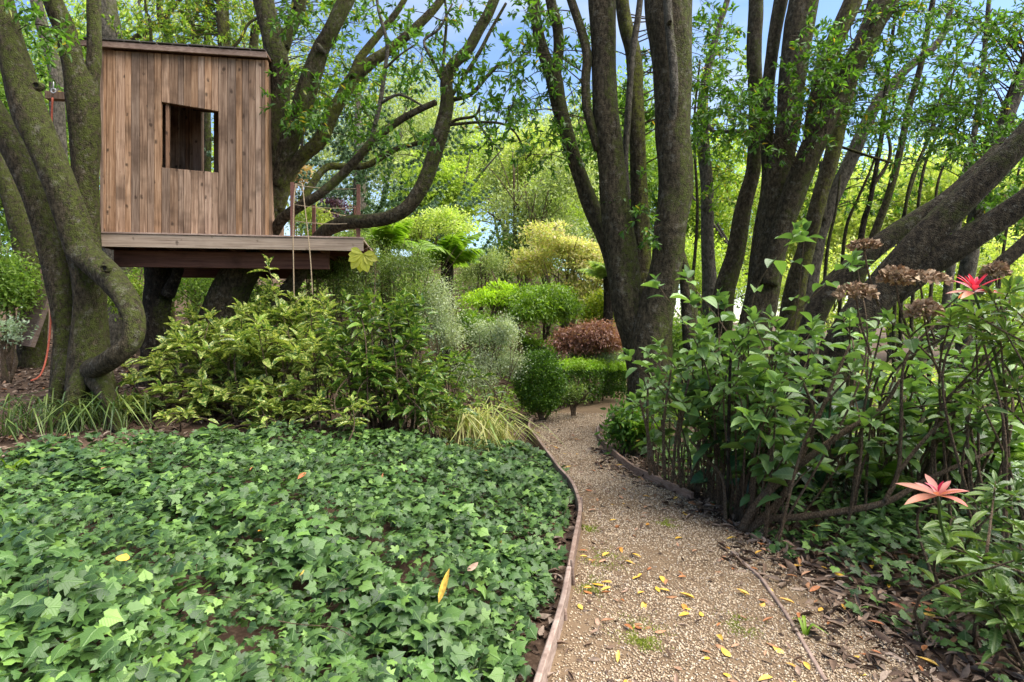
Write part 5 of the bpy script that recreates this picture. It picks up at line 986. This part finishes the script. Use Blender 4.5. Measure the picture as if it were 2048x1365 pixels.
for a, b, a2, b2 in ((1300, 950, 1296, 760), (1330, 960, 1342, 740), (1345, 965, 1378, 760), (1362, 975, 1372, 800), (1375, 970, 1440, 790), (1310, 950, 1280, 800), (1500, 1010, 1560, 800), (1520, 1000, 1640, 780)):
    arm(hy2 if a > 1400 else bpy.data.objects['hydrangea'], [(a, b, 4.9, 8), ((a + a2) / 2 + rng.uniform(-12, 12), (b + b2) / 2, 4.85, 7), (a2, b2, 4.8, 5)])
# dried flower heads
def flower(parent, px, py, d, rx, ry, lab):
    c = P3(px, py, d); n = 330; q = rdir(n); q[:, 2] = np.abs(q[:, 2]) * .9 - .15; P = c + q * np.array([rx, rx, ry]) / F * d * rng.uniform(.7, 1, n)[:, None]
    foliage(parent, 'dried_flower_head', M['dry'], [t_lance(.7, 3), t_lance(.9, 3, droop=.4)], P, unit(q + rdir(n) * .8), rdir(n), rng.uniform(.02, .046, n), kind=None)
    arm(parent, [(px, py + 5, d, 5), (px + 10, py + 60, d + .05, 6), (px + 30, py + 120, d + .1, 6)])
for a, b, rx, ry in ((1712, 590, 42, 28), (1840, 562, 56, 24), (1848, 628, 32, 36), (1790, 555, 30, 26), (1965, 660, 22, 16), (1728, 492, 26, 8), (1990, 545, 20, 22)): flower(hy3 if a > 1780 else hy2, a, b, 3.75, rx * .85, ry * .9, '')
# big dark leaves low between the hydrangeas
bd = thing('philodendron', 'low plant with very large dark glossy leaves under the hydrangea stems', 'plant', gb(1520, 4.9))
n = 34; Pq = np.array([P3(rng.uniform(1440, 1800), rng.uniform(770, 960), rng.uniform(4.6, 5.3)) for _ in range(n)]); Dq = unit(np.stack([rng.normal(size=n), rng.normal(size=n) * .5 - .4, rng.uniform(-.7, .1, n)], -1))
leaf_parts(bd, 'leaf', M['bigdark'], [t_lance(.55, 7, fold=.25, droop=.35, peak=.35, wave=.02), t_lance(.62, 7, fold=.12, droop=.5, peak=.35, wave=.03)], Pq, Dq, unit(np.array([0, -.4, 1.]) + rng.normal(size=(n, 3)) * .3), rng.uniform(.26, .42, n), 60)
tb = Tubes()
for p in Pq: tb.add(cr([(*gb(1520, 4.9), .008), (*(p * .6 + np.array(gb(1560, 4.9)) * .4), .007), (*p, .005)], .1), 4)
tb.build('stems', M['strap'], bd)
# rhododendrons on the right edge
rh = stemmed('rhododendron at the right edge topped by a red rosette of new leaves', 'rhododendron', [gb(1990, 3.6), gb(2060, 3.4)], [(1900, 610, 1960, 650, 3.2, 3.4, 5), (1940, 620, 2060, 800, 3.1, 3.7, 16), (1980, 560, 2070, 640, 3.2, 3.6, 5)], 'rhodo', .14, .3, per_tip=11, pairs=1, stem_r=.008, peak=.5)
rh2 = stemmed('rhododendron low at the right edge with a pink rosette over the ivy', 'rhododendron', [gb(1990, 3.0), gb(2060, 2.8)], [(1860, 1060, 1900, 1100, 2.75, 2.85, 2), (1900, 1050, 2060, 1240, 2.5, 3.0, 14), (1960, 960, 2060, 1060, 2.7, 3.1, 6), (1980, 1160, 2048, 1300, 2.3, 2.6, 5)], 'rhodo', .13, .3, per_tip=9, pairs=2, stem_r=.007, peak=.5)
def rosette(parent, px, py, d, mat, n, L, up, wd=.26):
    c = P3(px, py, d)
    for q in range(n):
        a = q * 2.4 + .5; el = (q / n); dr = unit(np.array([math.cos(a), math.sin(a) * .8 - .1, up * (1 - el) * 1.8 - .1 * el])); N = unit(np.array([0, -.25, 1.]) + rng.normal(size=3) * .15)
        foliage(parent, 'new_leaf', M[mat], [t_lance(wd, 6, fold=.2, droop=.2, peak=.5)], c[None], dr[None], N[None], np.array([L * rng.uniform(.85, 1.1) * (.6 + .4 * el)]), kind=None)
rosette(rh, 1948, 582, 3.35, 'red_leaf', 14, .17, 1.7, .2); rosette(rh, 1948, 585, 3.35, 'pink_leaf', 5, .2, .1, .2)
arm(rh, [(1948, 585, 3.35, 8), (1960, 620, 3.35, 8), (1985, 690, 3.4, 9), (2010, 800, 3.5, 10)], mat='strap')
rosette(rh2, 1876, 992, 2.7, 'pink_leaf', 10, .19, .5, .26); rosette(rh2, 1876, 985, 2.7, 'red_leaf', 2, .10, 1.2, .3)
arm(rh2, [(1876, 992, 2.7, 8), (1885, 1060, 2.75, 8), (1920, 1150, 2.8, 9), (1975, 1240, 2.9, 9)], mat='strap')

# ------------------------------------------------------------------ strap grasses
def blade(L, wd, bend, mat, nm='blade'):
    n = 8; t = np.linspace(0, 1, n); y = L * np.sin(t * bend) / bend; z = L * (t - .0) * np.cos(t * bend * .95) ; w_ = wd * np.clip((1 - t) * 3, .05, 1) ** .7
    z = L * (1 - np.cos(0)) + L * (np.sin(t * 1.57) * .75 - np.clip(t - .55, 0, 1) * bend * .8); y = L * (t ** 1.5) * bend * .6
    V = []; U = []
    for i in range(n): V += [(-w_[i] / 2, y[i], z[i]), (0, y[i] + w_[i] * .2, z[i] - w_[i] * .2), (w_[i] / 2, y[i], z[i])]; U += [(-.1, t[i]), (0, t[i]), (.1, t[i])]
    Fc = [];
    for i in range(n - 1): a = i * 3; Fc += [(a, a + 1, a + 4, a + 3), (a + 1, a + 2, a + 5, a + 4)]
    return mesh(nm, np.array(V), Fc, mat, np.array(U))
def tuft(label, name, px, py, d, n, L, wd, mat, spread=.08, cat_='grass clump', bends=(1.0, 1.6, 2.1)):
    c = P3(px, py, d); z = gz(c[0], c[1]); t = thing(name, label, cat_, (c[0], c[1], z)); ms = [blade(L * f, wd, b, M[mat]) for f in (1, .8) for b in bends]
    for q in range(n):
        o = obj('blade', ms[int(rng.integers(0, len(ms)))], t, loc=(rng.normal() * spread, rng.normal() * spread, 0)); s = rng.uniform(.7, 1.2); o.scale = (1, s, s); o.rotation_euler = (rng.uniform(-.25, .35), rng.uniform(-.1, .1), rng.uniform(0, 6.28))
for lab, a, b, d, n, L in (('dark strappy grass clump in front of the mossy tree foot', 140, 840, 6.0, 60, .62), ('strappy grass clump at the left edge near the tree', 55, 835, 6.0, 45, .62), ('strappy grass clump next to the spotted laurel', 225, 830, 6.1, 55, .62), ('small tuft of strap leaves at the frame edge left of the grass clumps', -10, 860, 5.8, 30, .45)):
    tuft(lab, 'strap_grass', a, b, d, n, L, .014, 'strap', .12)
tuft('tall cream striped bamboo grass between the laurels and the path', 'bamboo_grass', 945, 850, 6.9, 190, .72, .016, 'bamboo', .17)
tuft('dry straw coloured stems at the base of the bamboo grass', 'dry_grass', 930, 868, 6.75, 120, .42, .008, 'straw', .16, bends=(.2, .4))
tuft('striped bamboo grass tuft nearer the box bush', 'bamboo_grass', 1000, 845, 7.3, 60, .5, .014, 'bamboo', .1)
tuft('single bent green strap leaf tuft on the buried edging strip', 'strap_grass', 1612, 1270, 2.86, 4, .16, .014, 'fern', .01)
tuft('bright broad grass blades at the left edge beside the ivy', 'strap_grass', 10, 915, 4.7, 6, .3, .03, 'fern', .03)

# ------------------------------------------------------------------ ivy
def ivy_bed(label, n, cond, xr, yr, hgt, k=300, lo=.05, hi=.11, pw=1.2, vines=60):
    x = rng.uniform(*xr, n); y = yr[0] + (yr[1] - yr[0]) * rng.uniform(0, 1, n) ** pw; q = cond(x, y); x, y = x[q], y[q]; n = len(x)
    top = hgt * (.75 + .38 * nz(x, y, 1.6, 4) + .28 * nz(x, y, 5, 1)) * edge_fade(x, y)
    z = g(x, y) + top * (1 - .8 * rng.uniform(0, 1, n) ** 1.5) + .01
    P = np.stack([x, y, z], -1); up = np.stack([rng.normal(size=n) * .5, rng.normal(size=n) * .5 - .22, np.ones(n)], -1)
    D = rng.normal(size=(n, 3)) * [1, 1, .0] + [.15, -.5, -.25]; N = unit(up); D = unit(D - N * (D * N).sum(1, keepdims=True) * .9)
    t = thing('ivy_patch', label, 'ivy', (float(x.mean()), float(y.mean()), gz(x.mean(), y.mean())))
    szn = .75 + .3 * nz(x, y, 2.2, 9)
    leaf_parts(t, 'leaf', M['ivy'], IVY, P, D, N, rng.uniform(lo, hi, n) * np.clip(szn, .55, 1.15), k, 'foliage')
    tb = Tubes(); ii = rng.integers(0, n, vines)
    for i in ii:
        a = P[i].copy(); a[2] -= .05; ag = rng.uniform(0, 6.28); pts = [(*a, .003)]
        for s in range(4): ag += rng.normal() * .5; a = a + [math.cos(ag) * .12, math.sin(ag) * .12, 0]; a[2] = gz(a[0], a[1]) + hgt * .6; pts.append((*a, .003 - s * .0004))
        tb.add(cr(pts, .05), 4)
    # leaf stalks
    near = np.where(y < 4.5)[0][:2600]
    for i in near[::2]: tb.add(np.array([(P[i, 0], P[i, 1], P[i, 2] - .002, .0012), (P[i, 0] + rng.normal() * .015, P[i, 1] + rng.normal() * .015, P[i, 2] - .09, .0012)]), 3)
    tb.build('vines', M['stem'], t, 'stuff'); return t
def gap(y): return np.interp(y, [2, 4.4, 5.2, 5.8, 7], [.13, .13, .07, -.03, .05])
edge_fade = lambda x, y: .35 + .65 * sst(0, .5, xL(y) - gap(y) - x)
ivy_bed('wide bed of glossy ivy covering the ground left of the path', 48000, lambda x, y: (x < xL(y) - gap(y) + .07 * nz(y, x, 6)) & (y < 6.55 + .33 * x + .10 * nz(x, y, 3)) & (x > -6.5), (-6.5, .6), (1.5, 6.8), .25)
edge_fade = lambda x, y: .3 + .7 * sst(0, .6, x - xR(y) - .2)
def rightcond(x, y): return (x > xR(y) + .10 + .12 * sst(4, 2.6, y) + .16 * nz(x, y, 3.1, 2)) & (x > 1.6 + .25 * nz(x, y, 4)) & (rng.uniform(0, 1, len(x)) < .35 + .65 * sst(.0, .9, x - xR(y) - .3))
ivy_bed('patchy ivy over dead leaves on the right of the path below the shrubs', 15000, rightcond, (1.2, 5.5), (2.0, 6.5), .2, vines=50, lo=.045, hi=.10)
# a bare stick lying on the ivy
st = thing('fallen_stick', 'thin bare twig lying across the ivy at the bottom left corner', 'stick', P3(0, 1340, 2.45))
arm(st, [(-20, 1352, 2.4, 6), (60, 1328, 2.45, 6), (140, 1322, 2.45, 5), (232, 1316, 2.5, 3)], name='twig', mat='stem')
st = thing('fallen_stick', 'small dark twig lying on the gravel near the board', 'stick', (.72, 2.75, .03)); arm(st, [(1190, 1302, 2.74, 4), (1230, 1308, 2.73, 4), (1270, 1314, 2.7, 2)], name='twig', mat='bark_dark')

# ------------------------------------------------------------------ fallen leaves: each one its own object
fm = {k: [mesh('fallen_leaf', tv * [1, 1, 1], tf, M[k], tu) for tv, tf, tu in (t_lance(.34, 5, fold=.25, droop=.12), t_lance(.28, 5, fold=.5, droop=-.15), t_lance(.42, 5, fold=-.15, droop=.2))] for k in ('yleaf', 'bleaf', 'oleaf')}
def where(x, y):
    f = (x - float(xL(y))) / (float(xR(y)) - float(xL(y)))
    a = 'beside the left edging board' if f < .22 else 'left of the middle of the gravel' if f < .45 else 'right of the middle of the gravel' if f < .7 else 'at the right margin of the gravel'
    b = 'in the nearest stretch' if y < 3 else 'a little way up the path' if y < 4 else 'halfway to the bend' if y < 5.5 else 'near the bend'
    return a + ' ' + b
def fallen(x, y, z, L, kind, label, group, az=None, tilt=.2):
    o = bpy.data.objects.new('fallen_leaf', fm[kind][int(rng.integers(0, 3))]); put(o); o.location = (x, y, z); o.scale = (L, L, L)
    o.rotation_euler = (rng.uniform(-tilt, tilt), rng.uniform(-tilt, tilt), rng.uniform(0, 6.28) if az is None else az); tag(o, label, 'leaf', group)
named = [(1265, 1167), (1222, 1182), (1205, 1120), (1275, 1195), (1290, 1210), (1225, 1015), (1260, 1115), (1530, 1215), (1235, 1335), (1370, 1225), (1350, 1085), (1435, 1278), (1415, 1330), (1460, 1325), (1700, 1325), (1655, 1145), (1210, 1178), (1240, 1100), (1320, 1160), (1390, 1205), (1380, 1235), (1545, 1365), (1590, 1215), (1510, 1115), (1880, 1345), (1775, 1180), (1480, 1190), (1300, 1055), (1460, 1105), (1610, 1000), (1580, 1140), (1340, 1190), (1365, 1215), (1500, 1200), (1545, 1300), (1690, 1230)]
for a, b in named:
    d = 1821 / (b - 640); c = P3(a, b, d); fallen(c[0], c[1], pathz(c[0], c[1]) + .012, rng.uniform(.065, .095), 'yleaf', 'yellow leaf ' + where(c[0], c[1]), 'yellow leaves fallen on the gravel path')
for q in range(150):
    y = 2.4 + 6 * rng.uniform() ** 1.5; x = float(xL(y)) + .06 + (float(xR(y)) - float(xL(y))) * rng.uniform(0, 1) ** 1.2; kd = rng.choice(['yleaf', 'bleaf', 'bleaf', 'oleaf'])
    wd_ = {'yleaf': 'yellow', 'bleaf': 'brown', 'oleaf': 'orange'}[kd]
    fallen(x, y, float(pathz(x, y)) + .012, rng.uniform(.045, .085), kd, ('small ' if kd == 'yleaf' else '') + f'{wd_} leaf ' + where(x, y), f'{wd_} leaves fallen on the gravel path')
for a, b, d, kd, L, lab in ((877, 1250, 2.66, 'yleaf', .15, 'large upright yellow brown leaf stuck in the near ivy'), (202, 972, 4.0, 'bleaf', .10, 'rust brown leaf standing in the ivy at left'), (240, 1285, 2.6, 'yleaf', .13, 'yellow green leaf lying in the ivy at lower left'), (158, 1310, 2.55, 'oleaf', .07, 'orange leaf on the ivy beside the bare twig'),
        (516, 1168, 3.1, 'yleaf', .06, 'small yellow leaf on the ivy centre'), (600, 1252, 2.75, 'yleaf', .05, 'tiny yellow leaf on the ivy left of the big upright leaf'), (595, 1018, 3.9, 'oleaf', .11, 'orange brown curled leaf on the middle of the ivy'), (500, 1003, 4.0, 'oleaf', .06, 'small orange leaf on the ivy left of the curled one'), (975, 943, 4.9, 'yleaf', .10, 'yellow leaf on the ivy near the path bend'),
        (935, 1190, 3.0, 'bleaf', .09, 'brown leaf on the ivy beside the edging board'), (845, 1012, 4.0, 'oleaf', .07, 'orange leaf on the ivy right of centre'), (765, 985, 4.2, 'oleaf', .05, 'small orange scrap on the ivy near its middle top'), (1000, 1100, 3.4, 'yleaf', .06, 'yellow leaf at the ivy edge above the litter gap')):
    c = P3(a, b, d); z = max(c[2], gz(c[0], c[1]) + .25); fallen(c[0], c[1], z, L, kd, lab, None, az=rng.uniform(-.6, .6), tilt=.6)
    if L == .15: bpy.context.scene.collection.objects[-1].rotation_euler = (1.0, .25, -.15); bpy.context.scene.collection.objects[-1].scale = (.11, .16, .15)
for q in range(60):
    y = rng.uniform(2.3, 4.2); x = float(xR(y)) + rng.uniform(-.1, 1.2); kd = rng.choice(['bleaf', 'bleaf', 'oleaf', 'yleaf']); wd_ = {'yleaf': 'yellow', 'bleaf': 'brown', 'oleaf': 'orange'}[kd]
    fallen(x, y, gz(x, y) + .04, rng.uniform(.06, .1), kd, f'{wd_} leaf on the dead leaf litter right of the path', f'{wd_} leaves on the litter right of the path', tilt=.4)
